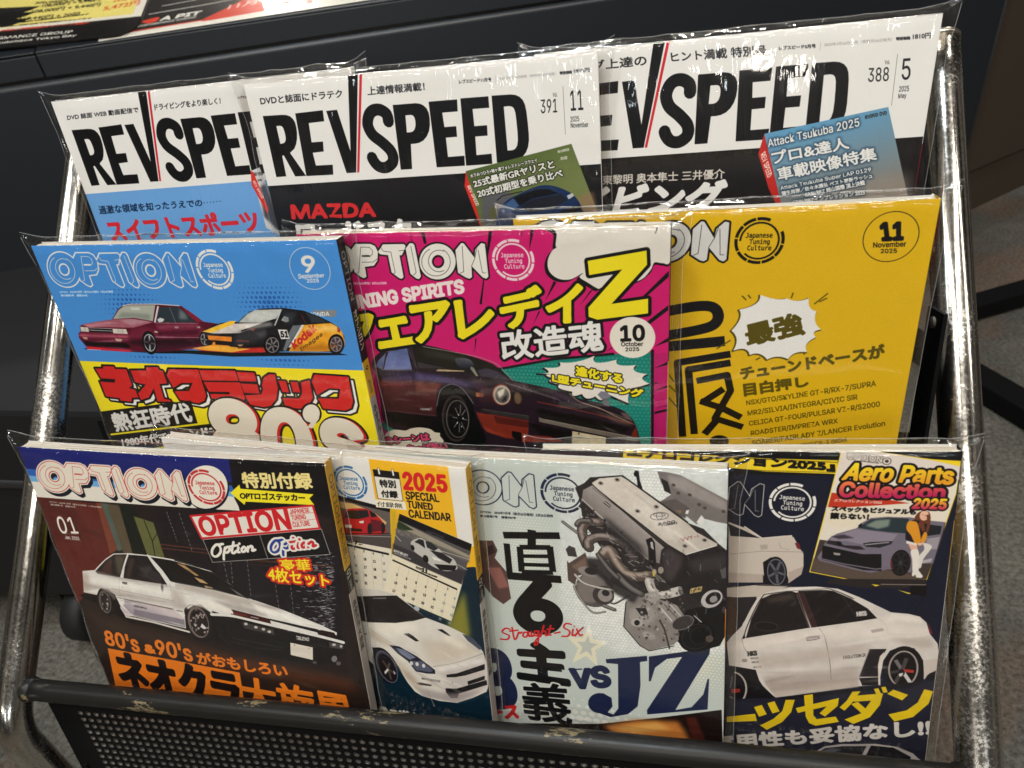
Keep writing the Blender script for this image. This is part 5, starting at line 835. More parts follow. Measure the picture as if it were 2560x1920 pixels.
def cover_J():
    NV = (22, 25, 42)
    c = new('J', NV); c.view('J1')
    c.poly([(-400,40),(1300,100),(1300,220),(-400,200)], (18,18,20)); c.poly([(-400,88),(30,112),(300,128),(660,138),(650,205),(300,192),(0,160),(-400,130)], (232,200,40)).line([(-400,100),(660,148)], 3, (30,26,16)).line([(-300,150),(300,188),(650,198)], 2, (30,26,16))
    c.text('『エアロコレクション2025』', (-420,118), (643,192), (-410,62), (22,20,20), TR=(640,148), b=4)
    logo(c, 'J1', (435,345), (208,330), 'N', (222,216,206), (24,26,40), 6, (222,216,206), ringcol=(226,222,214))
    c.view('J1'); W4 = (196, 184, 176)
    c.poly([(120,440),(200,470),(280,520),(400,508),(440,515),(490,600),(490,660),(430,700),(410,740),(330,755),(290,700),(120,700)], (196,184,172)).poly([(120,450),(190,480),(275,520),(130,510)], (34,34,40)).line([(200,465),(285,522),(430,510)], 8, (206,194,182)).poly([(447,545),(468,545),(478,580),(458,572)], (110,36,46)).line([(130,600),(290,585),(490,590)], 3, (150,138,130)).poly([(275,555),(312,552),(314,575),(280,578)], (170,158,148)).line([(370,540),(378,570),(420,578)], 2, (150,136,128)).poly([(290,640),(330,615),(390,640),(420,740),(300,760)], (20,18,22)).poly([(120,690),(290,700),(290,740),(120,740)], (176,162,150))
    wheel(c, 356,688,46,66,-6, rim=(100,100,108), n=5, dark=(30,30,36), tw=1.15); c.poly([(415,690),(490,660),(480,700),(415,745)], (176,160,150))
    # insert cover
    c.view('J3'); c.poly([(370,62),(700,70),(1390,170),(1712,190),(1660,560),(1330,1525),(540,1535),(10,1430)], (236,204,40)).poly([(378,70),(700,74),(1390,180),(1705,250),(1650,560),(1322,1512),(540,1525),(24,1422)], (222,212,196))
    c.poly([(345,50),(740,60),(1712,180),(1712,40)], (20,20,24)).poly([(735,75),(1400,185),(1712,190),(1705,252),(1390,182)], (236,204,40)).poly([(372,66),(720,74),(1390,185),(1700,252),(1690,400),(340,300)], (218,206,196))
    for x in range(0): pass
    c.poly([(128,1065),(230,1080),(1540,880),(1500,1060),(1325,1515),(540,1525),(24,1422)], (64,54,50)).poly([(60,1280),(400,1330),(1300,1480),(1250,1515),(540,1520),(30,1420)], (86,72,64), bl=8)
    c.poly([(262,540),(700,590),(900,620),(1140,662),(700,690),(216,715)], (186,54,34)).poly([(200,700),(1200,780),(1180,880),(600,960),(180,900)], (222,210,188))
    GC = (112, 104, 118)
    c.poly([(250,1040),(320,1000),(540,940),(600,880),(700,825),(880,812),(1140,820),(1380,860),(1535,875),(1500,1000),(1400,1340),(1250,1340),(1150,1440),(900,1400),(700,1440),(500,1400),(120,1300),(100,1260),(160,1180),(180,1110)], GC).poly([(555,935),(700,840),(900,822),(1130,835),(1100,1000),(900,985),(700,960)], (40,52,58)).poly([(640,910),(760,850),(920,840),(900,920),(780,950)], (120,132,122), bl=6)
    c.poly([(260,1040),(540,950),(1000,1010),(940,1090),(600,1120),(420,1080),(250,1080)], (136,126,140)).poly([(250,1030),(400,1010),(520,1050),(340,1060)], (60,52,62), bl=5).poly([(220,1075),(340,1085),(400,1130),(580,1140),(640,1180),(520,1180),(200,1110)], (44,38,44)).poly([(160,1130),(600,1230),(820,1230),(820,1420),(620,1410),(150,1290)], (22,20,24)).line([(105,1270),(400,1340),(760,1400),(900,1380)], 14, (110,100,110))
    c.poly([(610,1110),(700,1095),(950,1085),(930,1120),(800,1160),(650,1150)], (40,38,44)).line([(640,1125),(900,1100)], 12, (180,178,180), a=.8).poly(ell(345,1112,30,26), (24,22,26)).poly([(280,1210),(360,1220),(355,1245),(290,1238)], (150,144,140)).poly([(560,905),(600,880),(600,920),(565,930)], (20,20,24))
    wheel(c, 1035,1330,98,128,8, rim=(40,38,42), dark=(20,18,20), n=8, tw=1.15, tyre=(18,16,18)); c.line([(925,1290),(940,1400)], 10, (170,40,44), a=.7).poly([(1250,1310),(1390,1280),(1380,1320),(1250,1340)], (170,164,166)).poly([(1340,900),(1500,920),(1480,1010),(1330,1030)], (30,34,38)).poly([(1330,1060),(1480,1040),(1440,1180),(1330,1180)], (150,142,150))
    # person printed on the insert: varsity jacket, long boots
    c.poly([(1190,830),(1230,770),(1300,745),(1360,770),(1370,860),(1340,980),(1260,960),(1180,900)], (104,56,40), sm=True).poly(ell(1300,800,50,58,20), (226,178,150)).poly([(1110,900),(1190,850),(1330,900),(1330,1010),(1290,1110),(1230,1130),(1100,1090),(1095,960)], (30,26,34), sm=True).poly([(1120,870),(1190,865),(1230,900),(1260,1050),(1250,1120),(1200,1120),(1150,1020),(1100,950)], (214,142,38), sm=True).poly([(1300,990),(1330,1000),(1325,1060),(1290,1110),(1260,1080)], (214,142,38), sm=True)
    c.poly([(1225,900),(1260,860),(1300,880),(1310,960),(1290,990)], (104,56,40)).line([(1340,800),(1352,880),(1330,980)], 26, (104,56,40), sm=True).poly([(1100,1080),(1220,1115),(1215,1145),(1098,1112)], (220,212,206)).poly([(1120,1120),(1220,1140),(1230,1200),(1160,1200)], (220,170,144)).poly([(1225,1110),(1290,1100),(1280,1130),(1235,1140)], (224,180,152))
    c.poly([(1150,1195),(1235,1195),(1240,1400),(1200,1460),(1170,1440),(1165,1300)], (222,214,204), sm=True).poly([(1290,1110),(1370,1130),(1378,1170),(1290,1290),(1265,1380),(1240,1380),(1240,1260),(1300,1180)], (214,206,196), sm=True).poly([(1160,1440),(1240,1420),(1285,1480),(1270,1500),(1210,1495),(1200,1460),(1180,1480),(1165,1480)], (222,214,204))
    for x, y in ((1285,792),(1312,802)): c.poly(ell(x,y,6,4,n=8), (60,36,30))
    c.line([(1292,828),(1306,832)], 4, (180,70,70))
    c.text('OPTION', (435,165), (822,205), (445,82), (214,204,194), TR=(832,135), b=3, outs=[(5,(50,46,44))]); circ(c, (880,190), 42, (60,56,54), w_=7); circ(c, (880,190), 20, (60,56,54)); c.text('JAPANESE TUNING CULTURE', (560,190), (790,218), (560,180), (60,54,52), b=.6)
    c.text('Aero Parts', (382,395), (1610,450), (470,215), G2((600,220),(600,440),(240,216,44),(224,152,38)), TR=(1640,270), b=12, outs=[(26,(22,18,20))])
    c.text('Collection', (345,585), (1515,610), (375,420), G2((700,430),(700,600),(228,116,70),(178,30,84)), TR=(1540,470), b=12, outs=[(26,(22,18,20))])
    c.text('2025', (1165,720), (1535,730), (1200,610), G2((1400,610),(1380,730),(240,206,40),(190,40,84)), TR=(1555,620), b=9, outs=[(20,(22,18,20))])
    c.text('エアロコレクション2025', (288,640), (822,668), (298,612), (232,206,196), TR=(825,638), b=1)
    c.text('スペックもビジュアルも', (262,745), (1200,790), (270,692), K, TR=(1208,735), b=5).text('譲らない！', (248,832), (670,845), (255,765), K, TR=(680,785), b=5)
    # wing and white saloon in front
    c.view('J2'); W5 = (206, 198, 190)
    c.poly([(1000,20),(1860,30),(1860,110),(1250,100),(960,60)], (40,34,34)).line([(1450,72),(1850,78)], 8, (130,118,112)).poly([(1360,70),(1440,80),(1400,90)], (230,200,40)).poly([(1590,120),(1720,155),(1700,160)], (230,206,40)).poly([(1700,90),(1865,85),(1860,190),(1720,160)], (16,14,16)).line([(1770,180),(1680,325)], 7, (18,16,18)).line([(1830,185),(1750,325)], 7, (18,16,18))
    c.poly([(60,100),(380,70),(640,80),(500,130),(400,200),(60,180)], (190,178,166)).line([(330,75),(640,85)], 12, (60,56,54))
    c.poly([(60,590),(190,430),(330,200),(420,140),(620,95),(860,90),(1060,110),(1250,185),(1540,325),(1700,340),(1800,365),(1860,420),(1890,520),(1960,610),(1975,740),(1900,860),(1840,940),(1830,760),(1750,650),(1640,632),(1530,670),(1470,760),(1430,980),(1260,990),(500,1090),(400,1010),(350,930),(320,840),(80,800)], W5)
    c.poly([(60,540),(60,190),(330,180),(200,440),(100,540)], (40,36,38)).poly([(195,560),(260,420),(370,200),(460,160),(640,130),(700,150),(810,460),(560,500)], (30,25,26)).poly([(700,128),(900,112),(1020,130),(1180,200),(1330,290),(1415,378),(1250,405),(830,460)], (26,22,24)).poly([(690,140),(760,150),(880,450),(820,460)], (62,40,38), a=.8).line([(690,160),(800,455)], 5, (110,100,92)).line([(1105,180),(1240,390)], 5, (60,54,54)).poly([(400,200),(640,150),(680,200),(440,240)], (74,62,56), a=.7, bl=10)
    c.poly([(230,560),(200,430),(360,180),(330,200)], W5).line([(210,560),(250,430),(370,195),(470,150),(900,108),(1040,130),(1200,200)], 8, (52,46,44), sm=True).poly(ell(415,452,105,42,4), (24,20,22)).line(ell(415,448,105,40,4), 3, (90,84,80), closed=True)
    c.text('HKS', (1235,358), (1318,350), (1230,322), (190,186,180), b=5).text('HKS', (252,715), (330,708), (250,675), (50,46,44), b=4).text('BRIDE', (275,745), (348,740), (275,730), (110,100,94), b=1).text('ENDLESS', (285,780), (350,775), (285,764), (100,92,88), b=1).text('RAYS', (300,825), (370,820), (300,808), (120,110,104), b=1)
    c.text('EVOLUTION IX', (1108,745), (1310,722), (1110,716), (60,54,54), b=1.4).poly([(768,550),(800,538),(890,530),(902,560),(860,572),(780,582)], (60,52,54)).poly([(790,555),(880,545),(885,560),(800,572)], (120,112,118)).poly([(1355,485),(1465,466),(1478,492),(1370,510)], (50,44,46))
    c.line([(195,562),(215,640),(250,690)], 4, (70,60,54)).line([(890,465),(940,540),(975,700),(990,800),(1000,930)], 4, (80,70,62), sm=True).line([(1430,380),(1500,450),(1530,520),(1820,522)], 3, (150,136,124), sm=True).line([(330,800),(600,730),(980,700),(1300,650)], 12, (220,206,194), a=.7, bl=6).poly([(400,960),(1000,935),(1240,905),(1250,1000),(500,1085)], (178,164,152), a=.8, bl=4)
    c.poly([(1340,655),(1500,655),(1440,760),(1425,905),(1250,905)], (36,32,36)).line([(1345,655),(1250,905)], 7, (170,160,152)).poly([(1250,915),(1425,910),(1440,980),(1280,985)], (28,26,28)).poly([(1440,720),(1480,680),(1440,900),(1445,985),(1425,980),(1422,800)], (214,202,192)).poly(ell(220,755,26,16), (150,138,128)).poly([(1870,410),(1920,520),(1890,520)], (100,34,40))
    c.poly([(90,800),(320,840),(360,960),(490,1085),(240,1200),(90,1160)], (24,21,24)).line(ell(110,1010,125,150,0,a0=-80,a1=70), 14, (176,164,156)).poly([(100,1010),(180,1010),(178,1040),(100,1050)], (150,50,44)).line([(90,1080),(180,1150)], 16, (130,120,114)).line([(90,1000),(110,900)], 14, (100,92,90))
    c.poly(ell(1655,830,178,200,8), (24,21,23)).line(ell(1650,835,128,158,8), 14, (156,146,142), closed=True).poly(ell(1645,838,112,140,8), (22,19,21))
    for dx, dy, col in ((-60,-95,(110,104,104)), (40,-110,(70,64,64)), (105,10,(168,54,46)), (80,120,(200,192,188)), (-60,110,(70,64,64)), (-105,20,(60,56,56))): c.line([(1640,850),(1640+dx,850+dy)], 30, col, cap=False)
    c.poly(ell(1635,868,30,n=20), (26,22,26)).poly([(1610,880),(1650,870),(1640,900),(1615,905)], (206,202,200)).poly([(1840,760),(1975,740),(1960,850),(1880,880),(1835,930)], (196,182,172)).poly([(1870,890),(1950,850),(1940,930),(1840,935)], (28,24,26))
    BJ = [(60,590),(195,560),(830,460),(1415,378),(1540,325),(1800,365),(1890,520),(1960,610),(1975,740),(1840,760),(1640,632),(1430,980),(500,1090),(320,840),(60,800)]
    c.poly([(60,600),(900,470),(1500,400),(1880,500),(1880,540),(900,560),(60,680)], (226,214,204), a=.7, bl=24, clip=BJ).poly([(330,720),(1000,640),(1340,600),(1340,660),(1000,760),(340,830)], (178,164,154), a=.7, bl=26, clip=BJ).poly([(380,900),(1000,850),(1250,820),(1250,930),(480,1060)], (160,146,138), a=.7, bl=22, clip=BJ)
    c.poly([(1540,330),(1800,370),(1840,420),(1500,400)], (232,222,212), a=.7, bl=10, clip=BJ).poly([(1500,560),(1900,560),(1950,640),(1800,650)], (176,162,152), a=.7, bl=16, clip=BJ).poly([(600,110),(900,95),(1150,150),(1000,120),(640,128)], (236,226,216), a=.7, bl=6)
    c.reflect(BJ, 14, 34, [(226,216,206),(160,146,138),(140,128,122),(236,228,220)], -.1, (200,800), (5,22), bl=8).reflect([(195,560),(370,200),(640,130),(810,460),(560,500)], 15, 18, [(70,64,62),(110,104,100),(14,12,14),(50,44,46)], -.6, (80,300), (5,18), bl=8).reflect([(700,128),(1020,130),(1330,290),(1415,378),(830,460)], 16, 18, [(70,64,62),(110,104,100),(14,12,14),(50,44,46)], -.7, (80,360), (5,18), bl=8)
    c.poly([(60,1100),(500,1095),(1250,1000),(1960,940),(1960,1900),(60,1900)], (36,36,48)).poly([(490,1095),(1250,1005),(1850,950),(1700,1010),(1400,1020),(600,1110)], (24,22,28), bl=8)
    # heavy yellow strokes of the headline
    Y5 = (216, 184, 30)
    c.poly([(60,1310),(60,1262),(315,1235),(332,1300)], Y5).poly([(305,1175),(375,1155),(420,1240),(350,1262)], Y5).poly([(425,1140),(490,1122),(535,1215),(470,1232)], Y5).poly([(590,1110),(672,1110),(640,1220),(560,1310),(420,1380),(360,1340),(480,1280),(560,1210)], Y5)
    c.poly([(680,1185),(1070,1095),(1060,1165),(945,1262),(895,1232),(960,1170),(700,1228)], Y5).poly([(755,1070),(835,1060),(840,1250),(870,1285),(1040,1262),(1070,1310),(860,1345),(800,1320),(770,1260)], Y5)
    c.poly([(1190,1040),(1265,1035),(1180,1150),(1120,1210),(1075,1180),(1140,1120)], Y5).poly([(1215,1075),(1468,1055),(1440,1160),(1350,1270),(1200,1330),(1120,1290),(1280,1230),(1360,1120),(1200,1130)], Y5).poly([(1180,1150),(1240,1130),(1330,1210),(1280,1240)], Y5).poly([(1385,1015),(1425,1008),(1450,1058),(1405,1062)], Y5).poly([(1450,1000),(1490,995),(1510,1045),(1470,1050)], Y5)
    c.poly([(1505,1060),(1560,1022),(1695,1070),(1640,1120)], Y5).poly([(1840,1020),(1920,1040),(1880,1150),(1740,1270),(1570,1310),(1515,1245),(1680,1210),(1780,1140)], Y5)
    c.mottle([(60,0),(2050,0),(1990,1300),(60,1300)], .035, 28, 7)
    c.text('実用性も妥協なし!!', (-60,1560), (1895,1435), (-80,1440), (200,192,184), TR=(1890,1290), b=8)
    c.poly([(820,1600),(940,1530),(1100,1510),(1400,1510),(1600,1540),(1740,1600),(1780,1640),(2000,1800),(500,1800)], (170,160,156)).poly([(830,1610),(950,1545),(1100,1530),(1320,1530),(1260,1640),(900,1620)], (40,38,42)).poly([(1360,1525),(1560,1545),(1720,1630),(1700,1700),(1300,1640)], (30,28,32)).poly([(860,1600),(1000,1540),(1100,1560),(940,1620)], (110,108,116), bl=6, a=.7)
    return c.grain(3, 2)

COVERS = dict(A=cover_A, B=cover_B, C=cover_C, D=cover_D, E=cover_E, F=cover_F, G=cover_G, H=cover_H, I=cover_I, J=cover_J)
ONLY = None

# ------------------------------------------------------------------ materials
def mat(name, col=(.5,.5,.5), rough=.5, metal=0.0, spec=.5, coat=0):
    m = bpy.data.materials.new(name); m.use_nodes = True; b = m.node_tree.nodes['Principled BSDF']
    b.inputs['Base Color'].default_value = (*col, 1); b.inputs['Roughness'].default_value = rough; b.inputs['Metallic'].default_value = metal
    b.inputs['Specular IOR Level'].default_value = spec; b.inputs['Coat Weight'].default_value = coat
    return m
def nt(m): return m.node_tree.nodes, m.node_tree.links, m.node_tree.nodes['Principled BSDF']
def noise(m, scale, detail=4, rough=.6, vec='Object', stretch=None, dist=0):
    N, L, B = nt(m) if 'Principled BSDF' in m.node_tree.nodes else (m.node_tree.nodes, m.node_tree.links, None)
    tc = N.new('ShaderNodeTexCoord'); mp = N.new('ShaderNodeMapping'); L.new(tc.outputs[vec], mp.inputs[0])
    if stretch: mp.inputs['Scale'].default_value = stretch
    n = N.new('ShaderNodeTexNoise'); n.inputs['Scale'].default_value = scale; n.inputs['Detail'].default_value = detail; n.inputs['Roughness'].default_value = rough; n.inputs['Distortion'].default_value = dist
    L.new(mp.outputs[0], n.inputs['Vector']); return n
def ramp(m, src, stops):
    N, L = m.node_tree.nodes, m.node_tree.links; r = N.new('ShaderNodeValToRGB'); L.new(src, r.inputs[0]); e = r.color_ramp.elements
    while len(e) < len(stops): e.new(.5)
    for k, (p, c) in zip(e, stops): k.position = p; k.color = (*c, 1) if len(c) == 3 else c
    return r.outputs[0]
def bump(m, src, strength, dist=.001, target=None):
    N, L = m.node_tree.nodes, m.node_tree.links; b = N.new('ShaderNodeBump'); b.inputs['Strength'].default_value = strength; b.inputs['Distance'].default_value = dist
    L.new(src, b.inputs['Height'])
    if target is None: L.new(b.outputs[0], N['Principled BSDF'].inputs['Normal'])
    return b.outputs[0]
def g3(v): return (v, v, v)
def print_mat(name, img):
    m = mat(name, rough=.36, spec=.22); N, L, B = nt(m); t = N.new('ShaderNodeTexImage'); t.image = img; t.interpolation = 'Cubic'; t.extension = 'EXTEND'
    L.new(t.outputs[0], B.inputs['Base Color']); n = noise(m, 260, 3); bump(m, n.outputs[0], .06, .0004); return m
PAPER = mat('page_paper', (.60,.55,.46), .75, spec=.2); N, L, B = nt(PAPER)
n_ = noise(PAPER, 1.0, 5, .75, stretch=(3, 2600, 3)); L.new(ramp(PAPER, n_.outputs[0], [(.38,(.20,.165,.12)), (.46,(.46,.41,.33)), (.6,(.66,.61,.52))]), B.inputs['Base Color']); bump(PAPER, n_.outputs[0], .5, .0004)
def film_mat(seed, amt=1.0):
    m = bpy.data.materials.new('clear_film'); m.use_nodes = True; N, L = m.node_tree.nodes, m.node_tree.links; N.remove(N['Principled BSDF'])
    out = N['Material Output']; tr = N.new('ShaderNodeBsdfTransparent'); tr.inputs[0].default_value = (.985,.982,.975,1)
    gl = N.new('ShaderNodeBsdfGlossy'); gl.inputs['Roughness'].default_value = .07; gl.inputs[0].default_value = (1,1,1,1)
    fr = N.new('ShaderNodeFresnel'); ge = N.new('ShaderNodeNewGeometry'); io = N.new('ShaderNodeMapRange'); io.inputs['To Min'].default_value = 1.5; io.inputs['To Max'].default_value = 1 / 1.5; L.new(ge.outputs['Backfacing'], io.inputs['Value']); L.new(io.outputs[0], fr.inputs[0]); mx = N.new('ShaderNodeMixShader')
    a = noise(m, 9, 2, .5, stretch=(1, 1, .55), dist=1.2); b = noise(m, 60, 3, .6, stretch=(1.0, 1, .22), dist=.8); c = noise(m, 300, 2, .5, stretch=(1, 1, .05))
    for k, n in enumerate((a, b, c)): 
        for l in m.node_tree.links:
            if l.to_node == n and l.to_socket.name == 'Vector': l.from_node.inputs['Location'].default_value = (seed * 1.7 + k, seed * .9, seed * 2.3)
    m1 = N.new('ShaderNodeMath'); m1.operation = 'MULTIPLY_ADD'; m1.inputs[1].default_value = .17; L.new(b.outputs[0], m1.inputs[0]); ma = N.new('ShaderNodeMath'); ma.operation = 'MULTIPLY'; ma.inputs[1].default_value = .75; L.new(a.outputs[0], ma.inputs[0]); L.new(ma.outputs[0], m1.inputs[2])
    m2 = N.new('ShaderNodeMath'); m2.operation = 'MULTIPLY_ADD'; m2.inputs[1].default_value = .02; L.new(c.outputs[0], m2.inputs[0]); L.new(m1.outputs[0], m2.inputs[2])
    nb = bump(m, m2.outputs[0], .9 * amt, .006, target=1)
    L.new(nb, gl.inputs['Normal']); L.new(nb, fr.inputs['Normal'])
    mu = N.new('ShaderNodeMath'); mu.operation = 'MULTIPLY'; mu.inputs[1].default_value = 1.15; L.new(fr.outputs[0], mu.inputs[0])
    L.new(mu.outputs[0], mx.inputs[0]); L.new(tr.outputs[0], mx.inputs[1]); L.new(gl.outputs[0], mx.inputs[2]); L.new(mx.outputs[0], out.inputs[0]); return m
SEAM_GLINT = bpy.data.materials.new('seam_glint_plastic'); SEAM_GLINT.use_nodes = True; _N, _L = SEAM_GLINT.node_tree.nodes, SEAM_GLINT.node_tree.links; _t = _N.new('ShaderNodeBsdfTransparent'); _m = _N.new('ShaderNodeMixShader'); _m.inputs[0].default_value = .12
_N['Principled BSDF'].inputs['Base Color'].default_value = (.8,.8,.8,1); _N['Principled BSDF'].inputs['Roughness'].default_value = .15; _L.new(_t.outputs[0], _m.inputs[1]); _L.new(_N['Principled BSDF'].outputs[0], _m.inputs[2]); _L.new(_m.outputs[0], _N['Material Output'].inputs[0])
BLACKP = mat('black_powder_coat', (.005,.005,.0055), .5, spec=.06); n_ = noise(BLACKP, 700, 3); bump(BLACKP, n_.outputs[0], .12, .0005)
N, L, B = nt(BLACKP); n2 = noise(BLACKP, 30, 6, .7); L.new(ramp(BLACKP, n2.outputs[0], [(.3, g3(.38)), (.7, g3(.62))]), B.inputs['Roughness'])
BAR = mat('worn_black_paint', (.008,.008,.008), .34, spec=.2); N, L, B = nt(BAR)
n1 = noise(BAR, 38, 8, .72, stretch=(.35,1,1)); c1 = ramp(BAR, n1.outputs[0], [(.0,(.008,.008,.008)), (.59,(.011,.010,.009)), (.62,(.20,.16,.09)), (.65,(.03,.026,.02))]); L.new(c1, B.inputs['Base Color'])
n2 = noise(BAR, 900, 2); bump(BAR, n2.outputs[0], .2, .0004); L.new(ramp(BAR, n1.outputs[0], [(.3, g3(.3)), (.66, g3(.42)), (.7, g3(.7))]), B.inputs['Roughness'])
CHROME = mat('worn_chrome', (.62,.60,.55), .2, 1.0); N, L, B = nt(CHROME)
n1 = noise(CHROME, 520, 5, .7); n2 = noise(CHROME, 9, 5, .65); n3 = noise(CHROME, 60, 4, .7)
mm = N.new('ShaderNodeMath'); mm.operation = 'MULTIPLY'; L.new(n1.outputs[0], mm.inputs[0]); L.new(ramp(CHROME, n2.outputs[0], [(.35, g3(.55)), (.65, g3(1.25))]), mm.inputs[1])
L.new(ramp(CHROME, mm.outputs[0], [(.34, g3(.13)), (.54, g3(.20)), (.68, g3(.40))]), B.inputs['Roughness'])
L.new(ramp(CHROME, mm.outputs[0], [(.28,(.34,.325,.29)), (.38,(.52,.50,.46)), (.62,(.58,.56,.52)), (.78,(.46,.42,.37))]), B.inputs['Base Color']); bump(CHROME, n1.outputs[0], .04, .0002)
CARPET = mat('carpet', (.1,.1,.1), .95, spec=.1); N, L, B = nt(CARPET)
n1 = noise(CARPET, 2.6, 4, .6); n2 = noise(CARPET, 160, 4, .75); mx = N.new('ShaderNodeMixRGB'); mx.blend_type = 'MULTIPLY'; mx.inputs[0].default_value = 1
L.new(ramp(CARPET, n1.outputs[0], [(.38,(.130,.120,.102)), (.50,(.085,.082,.072)), (.60,(.110,.078,.058)), (.7,(.098,.093,.080))]), mx.inputs[1]); L.new(ramp(CARPET, n2.outputs[0], [(.3, g3(.35)), (.7, g3(1.5))]), mx.inputs[2])
L.new(mx.outputs[0], B.inputs['Base Color']); bump(CARPET, n2.outputs[0], .9, .004)
TABLE = mat('black_leatherette', (.0085,.0105,.0135), .42, spec=.5); n_ = noise(TABLE, 420, 4); bump(TABLE, n_.outputs[0], .12, .0006)
TABLED = mat('dark_board', (.050,.037,.027), .5, spec=.3); RUBBER = mat('black_rubber', (.010,.010,.010), .6, spec=.3); STEEL = mat('bolt_steel', (.45,.42,.38), .35, 1.0)
STEELR = mat('punched_edge_bare_metal', (.22,.21,.19), .45, .8)
TRIM = mat('sheet_edge_white', (.7,.68,.64), .5)

# ------------------------------------------------------------------ object helpers
def link(name, me, parent=None, m=None, smooth=False):
    o = bpy.data.objects.new(name, me); scene.collection.objects.link(o)
    if parent: o.parent = parent
    if m: me.materials.append(m)
    if smooth: me.polygons.foreach_set('use_smooth', [True] * len(me.polygons))
    return o
def empty(name, M, label, cat, group=None):
    o = bpy.data.objects.new(name, None); scene.collection.objects.link(o); o.empty_display_size = .02; o.matrix_world = M
    o['label'] = label; o['category'] = cat
    if group: o['group'] = group
    return o
def tag(o, label=None, cat=None, group=None, kind=None):
    for k, v in (('label', label), ('category', cat), ('group', group), ('kind', kind)):
        if v: o[k] = v
    return o
def mesh(name, V, F, uv=None):
    me = bpy.data.meshes.new(name); me.from_pydata([tuple(v) for v in V], [], F)
    if uv is not None:
        l = me.uv_layers.new(name='UVMap')
        for i, lp in enumerate(me.loops): l.data[i].uv = uv[lp.vertex_index]
    me.update(); return me
def bev_box(name, lo, hi, r=.0, seg=2, parent=None, m=None, M=None):
    bm = bmesh.new(); bmesh.ops.create_cube(bm, size=1)
    for v in bm.verts: v.co = Vector([lo[i] + (v.co[i] + .5) * (hi[i] - lo[i]) for i in range(3)])
    if r: bmesh.ops.bevel(bm, geom=bm.edges[:], offset=r, segments=seg, affect='EDGES', profile=.5)
    if M: bm.transform(M)
    me = bpy.data.meshes.new(name); bm.to_mesh(me); bm.free(); return link(name, me, parent, m)
def tube_mesh(name, pts, r, n=28, caps=True):
    P = [Vector(p) for p in pts]; V = []; F = []; t0 = (P[1] - P[0]).normalized(); a = t0.orthogonal().normalized()
    for i, p in enumerate(P):
        t = ((P[min(i + 1, len(P) - 1)] - p).normalized() + (p - P[max(i - 1, 0)]).normalized()).normalized() if 0 < i < len(P) - 1 else ((P[1] - P[0]) if i == 0 else (P[-1] - P[-2])).normalized()
        a = (a - t * a.dot(t)).normalized(); b = t.cross(a)
        rr = r[i] if isinstance(r, (list, tuple)) else r
        for k in range(n):
            an = 2 * math.pi * k / n; V.append(p + (a * math.cos(an) + b * math.sin(an)) * rr)
        if i:
            for k in range(n): F.append(((i - 1) * n + k, (i - 1) * n + (k + 1) % n, i * n + (k + 1) % n, i * n + k))
    if caps: F.append(tuple(range(n))[::-1]); F.append(tuple(range((len(P) - 1) * n, len(P) * n)))
    return mesh(name, V, F)
def tube(name, pts, r, parent, m, n=28):
    o = link(name, tube_mesh(name, pts, r, n), parent, m, True); return o

